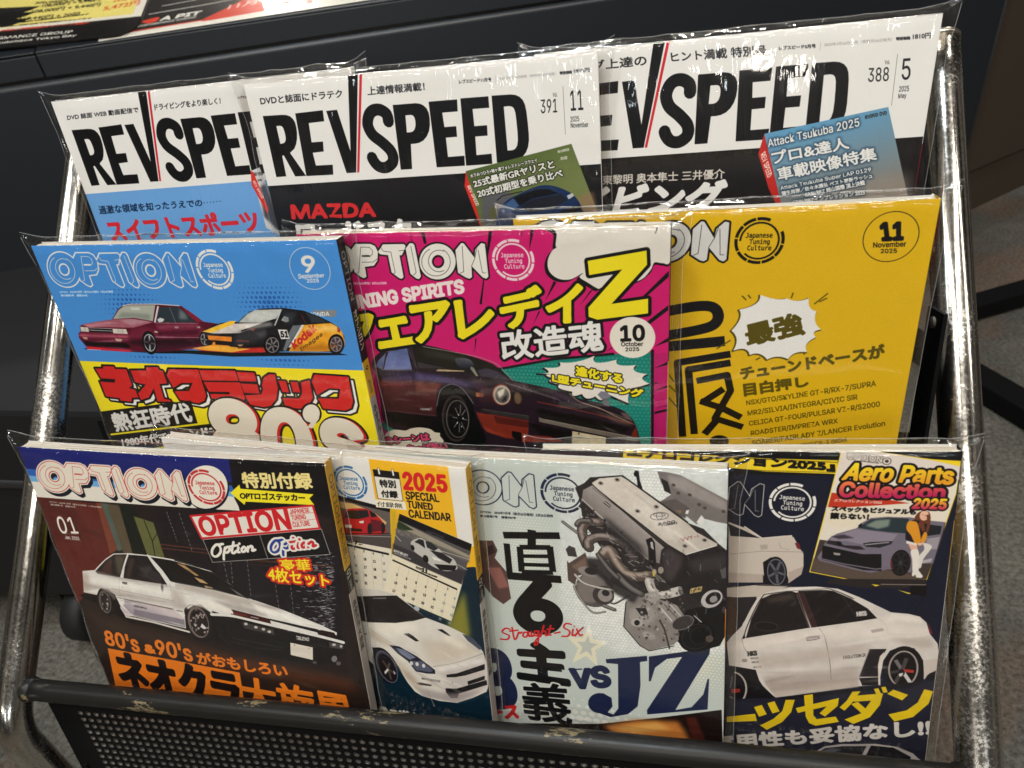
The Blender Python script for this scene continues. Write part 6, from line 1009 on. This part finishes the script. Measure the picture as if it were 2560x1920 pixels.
# ------------------------------------------------------------------ magazines in clear sleeves
from mathutils import noise as mnoise
def frame(k):
    o, u, v, w_ = POSE[k]; o, u, v = Vector(o), Vector(u).normalized(), Vector(v); n = u.cross(v).normalized(); v = n.cross(u).normalized() * 1.0
    if v.z > 0: v = -v
    base = o + v * (HT / 1000); return Matrix([[u.x, n.x, -v.x, base.x], [u.y, n.y, -v.y, base.y], [u.z, n.z, -v.z, base.z], [0, 0, 0, 1]])
def magazine(k, T, label, seed, spine=None, cover_img=None, bend=.0009, ears=(1, 1)):
    W = POSE[k][3] / 1000; H = HT / 1000
    root = empty('magazine', frame(k), label, 'magazine', 'magazines in clear sleeves on the rack')
    def bd(x, z): return -bend * math.sin(math.pi * min(max(x / W, 0), 1)) * (.7 + .3 * math.cos(seed))
    def sheet(name, y0, y1, x0, x1, z0, z1, m, nx=14, nz=16, uvs=False):  # a board following the bend, with real thickness
        V = []; F = []; UV = []
        for s_, y in enumerate((y0, y1)):
            for j in range(nz + 1):
                for i in range(nx + 1):
                    x = x0 + (x1 - x0) * i / nx; z = z0 + (z1 - z0) * j / nz; V.append((x, y + bd(x, z), z)); UV.append((x / W, z / H))
        Q = (nx + 1) * (nz + 1); g = lambda i, j, s_=0: s_ * Q + j * (nx + 1) + i
        for j in range(nz):
            for i in range(nx):
                F.append((g(i, j), g(i + 1, j), g(i + 1, j + 1), g(i, j + 1))); F.append((g(i, j, 1), g(i, j + 1, 1), g(i + 1, j + 1, 1), g(i + 1, j, 1)))
        for i in range(nx): F.append((g(i, 0), g(i, 0, 1), g(i + 1, 0, 1), g(i + 1, 0))); F.append((g(i, nz), g(i + 1, nz), g(i + 1, nz, 1), g(i, nz, 1)))
        for j in range(nz): F.append((g(0, j), g(0, j + 1), g(0, j + 1, 1), g(0, j, 1))); F.append((g(nx, j), g(nx, j, 1), g(nx, j + 1, 1), g(nx, j + 1)))
        return link(name, mesh(name, V, F, UV), root, m)
    pm = print_mat('cover_print', cover_img)
    sheet('front_cover', 0, .0003, 0, W, 0, H, pm)
    sheet('back_cover', T - .0003, T, 0, W, 0, H, mat('back_cover_stock', (.6,.58,.55), .4))
    r = random.Random(seed); y = .00035; nb = 4
    V = []; F = []; cuts = [y + (T - .0007) * i / nb for i in range(nb + 1)]
    bm = bmesh.new()
    for i in range(nb):                         # the page block: signatures trimmed not quite flush
        dz = -.0006 - r.uniform(0, .0007); dx = r.uniform(.0003, .0008)
        for j in range(12):
            xa, xb = dx + (W - .0006 - dx) * j / 12, dx + (W - .0006 - dx) * (j + 1) / 12
            vs = [bm.verts.new((x, yy + bd(x, H), z)) for x, yy, z in ((xa, cuts[i], .001), (xb, cuts[i], .001), (xb, cuts[i + 1], .001), (xa, cuts[i + 1], .001), (xa, cuts[i], H + dz), (xb, cuts[i], H + dz), (xb, cuts[i + 1], H + dz), (xa, cuts[i + 1], H + dz))]
            for f in ((0, 1, 2, 3), (4, 7, 6, 5), (0, 4, 5, 1), (3, 2, 6, 7)) + (((0, 3, 7, 4),) if j == 0 else ()) + (((1, 5, 6, 2),) if j == 11 else ()): bm.faces.new([vs[q] for q in f])
    me = bpy.data.meshes.new('page_block'); bm.to_mesh(me); bm.free(); link('page_block', me, root, PAPER)
    if spine is not None:
        me = mesh('spine', [(W, 0, 0), (W, T, 0), (W, T, H), (W, 0, H), (W + .0003, .0002, 0), (W + .0003, T - .0002, 0), (W + .0003, T - .0002, H), (W + .0003, .0002, H)],
                  [(4, 5, 6, 7), (0, 4, 7, 3), (1, 2, 6, 5), (3, 7, 6, 2), (0, 1, 5, 4)], [(0, 0), (1, 0), (1, 1), (0, 1)] * 2); link('spine', me, root, spine)
    # clear sleeve: one closed bag, pinched fins at the sides, a tent above the pages
    mg = .0065; nx, nz = 72, 84; V = []; F = []
    xs = [-mg, -mg * .6, -mg * .25] + [W * i / (nx - 6) for i in range(nx - 5)] + [W + mg * .25, W + mg * .6, W + mg]
    rows = [(j / nz, 0) for j in range(nz + 1)] + [(1, t) for t in (.18, .38, .58, .8, 1.0)] + [(1, t) for t in (1.2, 1.5)] + [(1 - j / 10, 2) for j in range(0, 11)]
    yf, yb = -.0007, T + .0012
    for (s_, t) in rows:
        for x in xs:
            out = max(0, -x, x - W) / mg; yc = T * .55
            nv = Vector((x * 22 + seed * 3.1, s_ * H * 22, t * 2.0 + seed)); w1 = mnoise.fractal(nv, 1.0, 2.0, 4)
            nv2 = Vector((x * 90 + seed, s_ * H * 34, seed * 2 + t)); w2 = mnoise.fractal(nv2, 1.0, 2.0, 3)
            edge = max(math.exp(-min(abs(x), abs(W - x)) / .012), math.exp(-(1 - s_) * H / .016) if t < .05 else 1)
            if t < .05: yy, zz = yf, s_ * H
            elif t <= 1.0: a = t; yy, zz = yf + (yb - yf) * (a * .85), H + .0006 + .0026 * a ** 1.3
            elif t < 2: a = (t - 1) / .5; yy, zz = yf + (yb - yf) * (.85 + .15 * a), H + .0032 * (1 - a) + .0004
            else: yy, zz = yb, s_ * H
            inn = 1 - min(out, 1); yy = yc + (yy - yc) * (inn ** .7 if out > 0 else 1)
            amp = (.0003 + .0020 * edge) if (t > .02 or edge > .1) else .00018
            d = (w1 * .7 + w2 * .5) * amp
            if t < .05: yy = min(yy + d + bd(x, s_ * H) - .00035 * edge, yf + .0004 + bd(x, s_ * H)) if out == 0 else yy + d + bd(x, 0)
            elif t >= 2: yy += abs(d)
            else: zz += abs(d) * .7; yy += d * .5
            ear = 0
            if out > 0 and s_ > .93: ear = (s_ - .93) / .07
            X = x + (math.copysign(1, x - W / 2) * .004 * ear * out * (ears[0] if x < 0 else ears[1])); zz += .0045 * ear * out * (1 if 0 < t < 1.5 or s_ > .985 else .4)
            V.append((X + w2 * .0005 * (out > .5), yy, zz))
    m_ = len(xs)
    for j in range(len(rows) - 1):
        for i in range(m_ - 1): F.append((j * m_ + i, j * m_ + i + 1, (j + 1) * m_ + i + 1, (j + 1) * m_ + i))
    for side_x in (0, m_ - 1):                  # pale tube added along each side: bright line where the film edge catches light
        P_ = [V[j * m_ + side_x] for j in range(0, nz + 1, 2)]
        link('seam_glint', tube_mesh('seam_glint', P_, .00022, 6), root, SEAM_GLINT, True)
    link('seam_glint', tube_mesh('seam_glint', [V[(nz + 5) * m_ + i] for i in range(0, m_, 2)], .00022, 6), root, SEAM_GLINT, True)  # same added bright line along the top ridge
    so = link('clear_sleeve', mesh('clear_sleeve', V, F), root, film_mat(seed), True)
    return root
def spine_print(stops, texts, T, w_mm=None):
    c = Print([0,0,0], [1,0,0], [0,0,-1], T * 1000, HT, (200,198,192), 5.0); c.z = None
    for (a, b, col) in stops: c.poly(rect(-1, a, T * 1000 + 1, b), col)
    for (t, y0, y1, wd, col) in texts:          # read top to bottom, turned a quarter
        cx = T * 500; c.text(t, (cx - wd / 2, y0), (cx - wd / 2, y1), (cx + wd / 2, y0), col, b=.12)
    return print_mat('spine_print', c.image('spine'))
def vtext(c, t, x, y0, h, col):                 # upright characters one under the other
    for i, ch in enumerate(t): c.text(ch, (x - h * .45, y0 + (i + .92) * h), (x + h * .45, y0 + (i + .92) * h), (x - h * .45, y0 + i * h + h * .06), col, b=.1)
def spine_v(stops, texts, T):
    c = Print([0,0,0], [1,0,0], [0,0,-1], T * 1000, HT, (196,194,188), 5.0); c.z = None
    for (a, b, col) in stops: c.poly(rect(-1, a, T * 1000 + 1, b), col)
    for (t, y0, h, col, kind) in texts:
        if kind == 'v': vtext(c, t, T * 500, y0, h, col)
        else: cx = T * 500; c.text(t, (cx - h / 2, y0), (cx - h / 2, y0 + kind), (cx + h / 2, y0), col, b=.12)
    return print_mat('spine_print', c.image('spine'))
TO, TR_ = .0085, .0055
SP = dict(
 D=spine_v([(-1,78,(20,19,22)), (78,104,(226,178,34)), (104,300,(176,170,166))], [('OPTION',8,4.6,(150,148,150),30), ('オプション',44,5.4,(206,204,200),'v'), ('9',82,3.6,(30,28,20),3), ('2025',92,3,(30,28,20),9), ("ネオクラシック80's",110,5.6,(30,30,34),'v')], TO),
 E=spine_v([(-1,78,(20,19,22)), (78,104,(226,178,34)), (104,300,(176,170,166))], [('OPTION',8,4.6,(150,148,150),30), ('10',82,3.6,(30,28,20),4), ('フェアレディZ改造魂',110,5.6,(30,30,34),'v')], TO),
 G=spine_v([(-1,78,(206,160,44)), (78,96,(26,24,26)), (96,300,(178,170,162))], [('OPTION',10,4.8,(120,90,30),34), ('オプション',48,5.2,(70,50,20),'v'), ('01',80,5,(220,216,206),6), ('2025',88,2.4,(200,196,190),7), ('ネオクラ大旋風',104,6.0,(30,28,30),'v')], TO),
 H=spine_v([(-1,78,(206,160,44)), (78,96,(26,24,26)), (96,300,(178,170,162))], [('OPTION',10,4.8,(120,90,30),34), ('オプション',48,5.2,(70,50,20),'v'), ('02',80,5,(220,216,206),6), ('2025',88,2.4,(200,196,190),7), ('最新最速王座決定戦',104,6.0,(30,28,30),'v')], TO),
 I=spine_v([(-1,90,(30,30,40)), (90,118,(214,140,34)), (118,300,(196,192,184))], [('OPTION',8,4.8,(150,148,150),34), ('07',92,5,(40,30,20),6)], TO),
 F=spine_v([(-1,300,(196,156,20))], [('OPTION',8,4.8,(40,34,20),34)], TO),
 J=spine_v([(-1,40,(20,22,34)), (40,66,(204,160,80)), (66,300,(190,184,178))], [], TO),
 A=spine_v([(-1,300,(214,212,208))], [('REV SPEED',10,3.4,(190,40,46),40)], TR_),
 B=spine_v([(-1,300,(214,212,208))], [('REV SPEED',8,3.4,(190,40,46),30), ('2025年11月号',60,3,(40,40,44),30)], TR_),
 C=spine_v([(-1,70,(214,212,208)), (70,300,(150,30,36))], [('REV SPEED',10,3.4,(190,40,46),40)], TR_))
LAB = dict(
 A='white and blue driving magazine, leftmost of the top row, with red katakana at its foot',
 B='driving magazine in the middle of the top row, green disc case picture on its cover',
 C='driving magazine at the right of the top row with a blue disc case picture',
 D='blue and yellow tuning magazine with a burgundy saloon and a yellow black racing car',
 E='magenta comic style tuning magazine with big yellow letter Z and a dark classic coupe',
 F='plain yellow tuning magazine with a white starburst, at the right of the middle row',
 G='tuning magazine with a white two door coupe and orange lettering, bottom left of the rack',
 H='tuning magazine showing wall calendar sheets above a white grand tourer, bottom row',
 I='pale grey tuning magazine with a six cylinder engine and large navy letters JZ',
 J='dark navy tuning magazine with a white sedan and an inset cover, bottom right')
for i, k in enumerate('ABCDEFGHIJ'):
    if ONLY and k not in ONLY: continue
    magazine(k, TR_ if k in 'ABC' else TO, LAB[k], i + 1, SP.get(k), COVERS[k]().image('cover_' + k), bend=.0018 if k in 'ABC' else .0014)

# ------------------------------------------------------------------ the display rack
rack = empty('display_rack', Matrix.Translation((-.13, -.2, -.25)), 'three tier metal display rack with scuffed chrome side tubes and a perforated black front', 'display rack')
RI = rack.matrix_world.inverted()
def rp(o):                                      # parent world-space parts to the rack
    o.parent = rack; o.matrix_parent_inverse = RI; return o
SC = .98; cam = Vector(CAM)
def tl(side, z0):                               # centre line of the side tubes (fitted to both outlines)
    p = Vector((-.4713 - .01123 * (z0 - .2), -.1125 + .9796 * (z0 - .2), z0)) if side < 0 else Vector((.2022 + .01238 * (z0 - .2), -.1181 + .98497 * (z0 - .2), z0))
    return cam + (p - cam) * SC
def fillet(a, b, c_, r, n=10):
    a, b, c_ = Vector(a), Vector(b), Vector(c_); u1 = (a - b).normalized(); u2 = (c_ - b).normalized(); th = u1.angle(u2); d = r / math.tan(th / 2); ce = b + (u1 + u2).normalized() * (r / math.sin(th / 2))
    p0 = b + u1 * d; p1 = b + u2 * d; v0 = p0 - ce; v1 = p1 - ce; an = v0.angle(v1); out = []
    for i in range(n + 1):
        t = i / n; out.append(ce + (v0 * math.sin((1 - t) * an) + v1 * math.sin(t * an)) / math.sin(an))
    return out
RT = .01215
for side in (-1, 1):
    top = tl(side, .431 if side > 0 else .436); kn = tl(side, .068 if side < 0 else .045); foot = Vector((kn.x + (.002 if side < 0 else 0), kn.y - .004, -.238)); back = Vector((kn.x, kn.y + .36, -.238))
    pts = [top + (kn - top) * t for t in np.linspace(0, .8, 14)] + fillet(top, kn, foot, .055, 12) + fillet(kn, foot, back, .05, 10) + [back]
    rp(tube('side_tube', pts, RT, None, CHROME, 40))
    d = (top - kn).normalized(); rp(tube('tube_cap', [top + d * .0002, top + d * .0035, top + d * .005], [RT + .0004, RT + .0004, RT * .8], None, mat('cap_metal', (.5,.47,.4), .3, 1.0), 32))
b0, b1 = Vector((-.4490, -.2245, .0980)), Vector((.1870, -.2255, .1100))
rp(tube('front_bar', [b0 + (b1 - b0) * t for t in np.linspace(0, 1, 30)], .0078, None, BAR, 32))
# weld beads where the bar meets the tubes
for p in (b0, b1): rp(link('weld', mesh('weld', *(lambda t: ([v.co.copy() for v in t.verts], [tuple(x.index for x in f.verts) for f in t.faces]))( (lambda bm: (bmesh.ops.create_uvsphere(bm, u_segments=14, v_segments=8, radius=.0095), bm.verts.ensure_lookup_table(), bm.verts.index_update(), bm)[-1])(bmesh.new()))), None, BAR, True)).location = p
# perforated front sheet, every hole cut through
def perforated():
    lean = math.radians(10); ux = Vector((b1 - b0)).normalized(); dn = Vector((0, -math.sin(lean), -math.cos(lean))); nrm = ux.cross(dn).normalized()
    o0 = Vector((-.4400, -.2243, .088)); p = .0070; r = .00225; nx, nz = 84, 19; V = []; F = []; cache = {}
    org = o0 + ux * .0228 + dn * .009
    def P(x, z): 
        key = (round(x, 6), round(z, 6))
        if key not in cache: cache[key] = len(V); V.append(org + ux * x + dn * z)
        return cache[key]
    for j in range(nz):
        for i in range(nx):
            cx, cz = (i + .5) * p, (j + .5) * p
            ring = []
            for k in range(12):
                a = 2 * math.pi * k / 12 + math.pi / 12; ring.append(P(cx + r * math.cos(a), cz + r * math.sin(a)))
            cor = [P(cx + p / 2, cz + p / 2), P(cx - p / 2, cz + p / 2), P(cx - p / 2, cz - p / 2), P(cx + p / 2, cz - p / 2)]
            for q in range(4):
                F.append((cor[q], ring[(3 * q + 2) % 12], ring[(3 * q + 1) % 12], ring[(3 * q) % 12]))
                F.append((cor[q], cor[(q + 1) % 4], ring[(3 * q + 3) % 12], ring[(3 * q + 2) % 12]))
    W_, H_ = nx * p, nz * p
    def quad(x0, z0, x1, z1): F.append((P(x0, z0), P(x1, z0), P(x1, z1), P(x0, z1)))
    quad(-.0228, -.009, W_ + .02, 0); quad(-.0228, H_, W_ + .02, H_ + .03); quad(-.0228, 0, 0, H_); quad(W_, 0, W_ + .02, H_)
    me = mesh('perforated_sheet', V, F); ob = link('perforated_sheet', me, None, BLACKP); s_ = ob.modifiers.new('thick', 'SOLIDIFY'); s_.thickness = .0022; s_.offset = 0; me.materials.append(STEELR); s_.material_offset_rim = 1
    return ob
rp(perforated())
def plate(name, a, b, c_, d, th, m):            # flat plate from four corners
    a, b, c_, d = map(Vector, (a, b, c_, d)); n = (b - a).cross(d - a).normalized() * th
    me = mesh(name, [a, b, c_, d, a + n, b + n, c_ + n, d + n], [(0, 3, 2, 1), (4, 5, 6, 7), (0, 1, 5, 4), (1, 2, 6, 5), (2, 3, 7, 6), (3, 0, 4, 7)]); return link(name, me, None, m)
XL, XR = -.436, .186
rp(plate('tray_floor', (XL, -.240, -.006), (XR, -.240, -.004), (XR, -.165, -.012), (XL, -.165, -.012), .0014, BLACKP))
for (yb, zb, n) in ((-.150, .112, 2), (-.052, .178, 3)):
    rp(plate('tray_floor', (XL, yb, zb), (XR, yb, zb), (XR, yb + .06, zb - .006), (XL, yb + .06, zb - .006), .0014, BLACKP))
    rp(plate('tray_back', (XL, yb + .062, zb - .006), (XR, yb + .062, zb - .006), (XR, yb + .085, zb + .12), (XL, yb + .085, zb + .12), .0014, BLACKP))
    rp(plate('tray_lip', (XL, yb - .002, zb), (XR, yb - .002, zb), (XR, yb + .002, zb + .022), (XL, yb + .002, zb + .022), .0014, BLACKP))
# side straps that carry the trays, with their bolts
for side in (-1, 1):
    x = .1760 if side > 0 else -.4340; tz = 1.0 if side > 0 else .35
    rp(plate('side_strap', (x, -.128, .112), (x, -.105, .112), (x, -.105 + .055 * tz, .112 + .206 * tz), (x, -.128 + .055 * tz, .112 + .213 * tz), .0022, BLACKP))
    rp(plate('side_strap', (x, -.240, -.004), (x, -.165, -.010), (x, -.165, .012), (x, -.240, .016), .002, BLACKP))
    if side > 0: rp(tube('bolt', [(x - .001 * side, -.063, .314), (x + .006 * side, -.063, .314), (x + .0075 * side, -.063, .314)], [.0036, .0036, .002], None, STEEL, 18))

# ------------------------------------------------------------------ counter behind, flyers on it
td = Vector((.9435503, .33122926, 0)); tn = Vector((-.33122926, .9435503, 0)); P1 = Vector((-.7864937, .42925713, 0)); Mt = Matrix([[td.x, tn.x, 0, P1.x], [td.y, tn.y, 0, P1.y], [0, 0, 1, 0], [0, 0, 0, 1]])
counter = empty('counter', Mt @ Matrix.Translation((0, 0, -.25)), 'black padded display counter behind the rack with a rounded ledge', 'counter'); CI = counter.matrix_world.inverted()
def cp(o): o.parent = counter; o.matrix_parent_inverse = CI; return o
def cbox(name, lo, hi, r, m, seg=3): return cp(bev_box(name, lo, hi, r, seg, None, m, Mt))
TILT = math.radians(20)                         # the top slopes up to the back like a reading desk
tS = tn * math.cos(TILT) + Vector((0, 0, math.sin(TILT))); tN = td.cross(tS); TP = Vector((P1.x, P1.y, .45)); Ms = Matrix([[td.x, tS.x, tN.x, TP.x], [td.y, tS.y, tN.y, TP.y], [td.z, tS.z, tN.z, TP.z], [0, 0, 0, 1]])
def sbox(name, lo, hi, r, m): return cp(bev_box(name, lo, hi, r, 3, None, m, Ms))
sbox('counter_top', (.002, 0, -.004), (1.426, 1.3, 0), .0016, TABLE); sbox('counter_top', (-1.4, .0035, -.0045), (-.001, 1.3, -.0015), .0012, TABLE)
cbox('edge_board', (.002, .0005, .4185), (1.426, .03, .4472), .0014, TABLE); cbox('edge_board', (-1.4, .004, .4185), (-.001, .03, .446), .0014, TABLE)
cbox('front_panel', (-1.4, -.0075, -.002), (1.426, .03, .4155), .0065, TABLE, 5)
cbox('bottom_rail', (-1.4, .004, -.062), (1.425, .05, -.0035), .003, TABLED)
sa = math.radians(40.3); Pc = P1 + td * 1.427 + tn * .012; Mc = Matrix([[math.cos(sa), -math.sin(sa), 0, Pc.x], [math.sin(sa), math.cos(sa), 0, Pc.y], [0, 0, 1, 0], [0, 0, 0, 1]])
for nm, z0, z1_, y0 in (('side_panel', .030, .4165, 0), ('bottom_rail', -.062, .0285, .006)): cp(bev_box(nm, (.0, y0, z0), (1.1, y0 + .03, z1_), .003, 3, None, TABLED, Mc))
cp(tube('corner_highlight', [(Pc.x, Pc.y, -.061), (Pc.x, Pc.y, .417)], .013, None, mat('corner_highlight_vinyl', (.020,.024,.030), .38), 24))  # rounded corner in paler grey: the edge highlight is put into its colour
def counter_pt(px, py, z):
    d = ROT @ np.array([(px - 1280) / FPX, -(py - 960) / FPX, -1.0]); t = (z - CAM[2]) / d[2]; return Vector(CAM + d * t)
def top_pt(px, py, h):                          # a reading laid back onto the sloping top, h above it
    d = Vector(ROT @ np.array([(px - 1280) / FPX, -(py - 960) / FPX, -1.0])); t = (TP + tN * h - cam).dot(tN) / d.dot(tN); return cam + d * t
def flyer(name, corner, along, wmm, hmm, base, draw, label, h, out, left=False):
    u = (along - along.project(tN)).normalized(); v = -tN.cross(u).normalized()    # u to the right, v towards the viewer
    W_, H_ = wmm / 1000, hmm / 1000; o = corner - v * H_ - (Vector() if left else u * W_)
    c = Print(list(o), list(u), list(v), wmm, hmm, base, 3.0); draw(c); m = print_mat('flyer_print', c.image(name)); m.node_tree.nodes['Principled BSDF'].inputs['Roughness'].default_value = .3
    Mf = Matrix([[u.x, -v.x, tN.x, o.x], [u.y, -v.y, tN.y, o.y], [u.z, -v.z, tN.z, o.z], [0, 0, 0, 1]]); root = empty(name, Mf, label, 'flyer')
    def slab(nm, pts, z0, z1, mt):
        n = len(pts); V = [(x, -y, z0) for x, y in pts] + [(x, -y, z1) for x, y in pts]; F = [tuple(range(n, 2 * n))[::-1], tuple(range(n))] + [(i, n + i, n + (i + 1) % n, (i + 1) % n) for i in range(n)]
        return link(nm, mesh(nm, V, F, [(x / W_, 1 - y / H_) for x, y in pts] * 2), root, mt)
    slab('paper', out(W_, H_, 0), 0, .0004, m)
    slab('plastic_pocket', out(W_, H_, .006), .0009, .0011, film_mat(len(label), .35)); return root
def d_yellow(c):
    R_ = (206, 60, 36); c.view('T1')
    c.view('mm').poly(rect(8,8,284,364), (232,216,120)).poly(rect(-5,372,300,430), (20,18,20)).view('T1')
    for t, x0, x1, y0, y1, s_, col in (('300,000円 × 9.48%', 300, 820, 40, 5, 24, K), ('108,000円 × 9,440円', 360, 860, 70, 15, 34, K), ('108,000円 ÷ 9,440円', 270, 860, 122, 58, 34, K), ('168,440円 ÷ 20回', 165, 680, 185, 140, 34, K), ('168,440', 970, 1210, 30, -10, 36, R_), ('5,472円', 890, 1200, 100, 45, 44, R_),
                                 ('表示価格には消費税が含まれています', 100, 760, 210, 130, 14, K), ('お支払い例は目安です詳細はスタッフまで', 0, 780, 240, 165, 12, K), ('分割払い手数料無料キャンペーン実施中', 0, 760, 275, 205, 16, R_)):
        c.text(t, (x0, y0), (x1, y1), (x0 + 16, y0 - s_), col, TR=(x1 + 16, y1 - s_), b=1.4)
    for x, y in ((0, 100), (-40, 150), (-80, 205)): c.poly([(x - 400, y + 10),(x + 130, y + 30),(x + 270, y - 10),(x + 360, y - 50),(x + 330, y - 45),(x - 400, y - 10)], K)
    c.text('PERFORMANCE GROUP', (-280,370), (620,285), (-270,345), (226,222,212), TR=(634,262), b=1.6).text('Super Autobacs Tokyo Bay', (-260,410), (655,318), (-250,386), (226,222,212), TR=(668,296), b=1.6)
def d_red(c):
    R_ = (206, 62, 44); c.view('T1'); c.poly([(780,340),(2300,90),(2300,-300),(780,-300)], (20,18,20)); c.poly([(1730,180),(1900,100),(2100,0),(2700,-120),(2700,20),(1760,190)], R_)
    c.line([(990,298),(1740,178),(2700,20)], 12, R_, cap=False).poly([(860,360),(990,304),(1740,190),(2700,34),(2700,200),(1740,300),(830,372)], (226,220,208)).line([(1400,55),(1700,0)], 5, (226,222,212)).line([(1290,125),(1760,45),(2100,-20)], 6, (226,222,212))
    c.text('A PIT', (1385,180), (1720,128), (1410,148), (226,222,212), TR=(1745,96), b=4).text('PERFORMANCE GARAGE', (1190,238), (1690,155), (1200,222), (226,222,212), TR=(1700,140), b=1).poly([(1220,190),(1300,165),(1375,150),(1360,180),(1290,205)], R_, sm=True)
    c.text('11月8日(土)', (1960,95), (2700,-60), (1990,40), (232,190,180), TR=(2720,-110), b=2)
def rnd(W_, H_, e): 
    r = .03; P = [(-e, -e)] + [(W_ + e, -e)]
    P += [(W_ + e - r + r * math.cos(a), H_ + e - r + r * math.sin(a)) for a in np.linspace(0, math.pi / 2, 7)]
    return P + [(-e, H_ + e)]
FW1, FH1, FW2, FH2 = 297, 420, 420, 297
flyer('flyer', top_pt(335, 86, .003), top_pt(310, 87, .003) - top_pt(0, 120, .003), FW1, FH1, (228,222,206), d_yellow, 'yellow price flyer in a plastic pocket on the counter, at the top left corner', .003, rnd)
flyer('flyer', top_pt(246, 104, .0006), top_pt(640, 48, .0006) - top_pt(250, 108, .0006), FW2, FH2, (224,220,208), d_red, 'red and black garage flyer lying on the counter beside the yellow one', .0006, lambda W_, H_, e: [(-e, -e), (W_ + e, -e), (W_ + e, H_), (-e, H_)], True)

# ------------------------------------------------------------------ floor and the dark things standing on it
fl = link('floor', mesh('floor', [(-6, -5, -.25), (8, -5, -.25), (8, 9, -.25), (-6, 9, -.25)], [(0, 1, 2, 3)]), None, CARPET); tag(fl, kind='structure')
def fp(px, py, z): return counter_pt(px, py, z)
def beam(name, a, b, w_, h, z, label, group):
    a, b = Vector((a.x, a.y, 0)), Vector((b.x, b.y, 0)); d = (b - a); L_ = d.length; d.normalize(); n = Vector((-d.y, d.x, 0))
    M = Matrix([[d.x, n.x, 0, a.x], [d.y, n.y, 0, a.y], [0, 0, 1, z], [0, 0, 0, 1]]); root = empty(name, M, label, 'stand foot', group)
    bev_box('crossbar', (0, -w_ / 2, .004), (L_, w_ / 2, h), .004, 2, root, BLACKP)
    for x in (.05, L_ - .05): link('rubber_foot', tube_mesh('rubber_foot', [(x, 0, 0), (x, 0, .004)], .016, 16), root, RUBBER)
    return root
pa, pb = fp(2380, 765, -.21), fp(2680, 680, -.21); beam('stand_foot', pa, pb, .045, .04, -.25, 'upper black steel floor bar behind the right chrome tube', 'black floor bars of the stand')
pa, pb = fp(2260, 820, -.21), fp(2700, 1075, -.21); beam('stand_foot', pa, pb, .05, .04, -.25, 'lower black steel floor bar slanting down to the right behind the rack', 'black floor bars of the stand')
# black case with castors, added to fill the dark under the counter
cs = empty('dark_fill_case', Matrix.Translation((-1.05, .33, -.25)), 'added black wheeled case filling the dark left of the rack', 'case')
bev_box('body', (-.55, -.3, .09), (.62, .2, .42), .012, 3, cs, mat('case_black', (.009,.009,.010), .6, spec=.3)); bev_box('lid_edge', (-.553, -.303, .30), (.623, .203, .312), .003, 2, cs, mat('case_trim', (.02,.02,.022), .45))
for x in (-.45, .29):
    for y in (-.28,):
        wl = link('castor_wheel', tube_mesh('castor_wheel', [(x - .016, y, .045), (x - .013, y, .045), (x + .013, y, .045), (x + .016, y, .045)], [.038, .045, .045, .038], 28), cs, RUBBER, True)
        bev_box('castor_fork', (x - .024, y - .014, .04), (x - .0185, y + .014, .092), .002, 2, cs, BLACKP); bev_box('castor_fork', (x + .0185, y - .014, .04), (x + .024, y + .014, .092), .002, 2, cs, BLACKP)
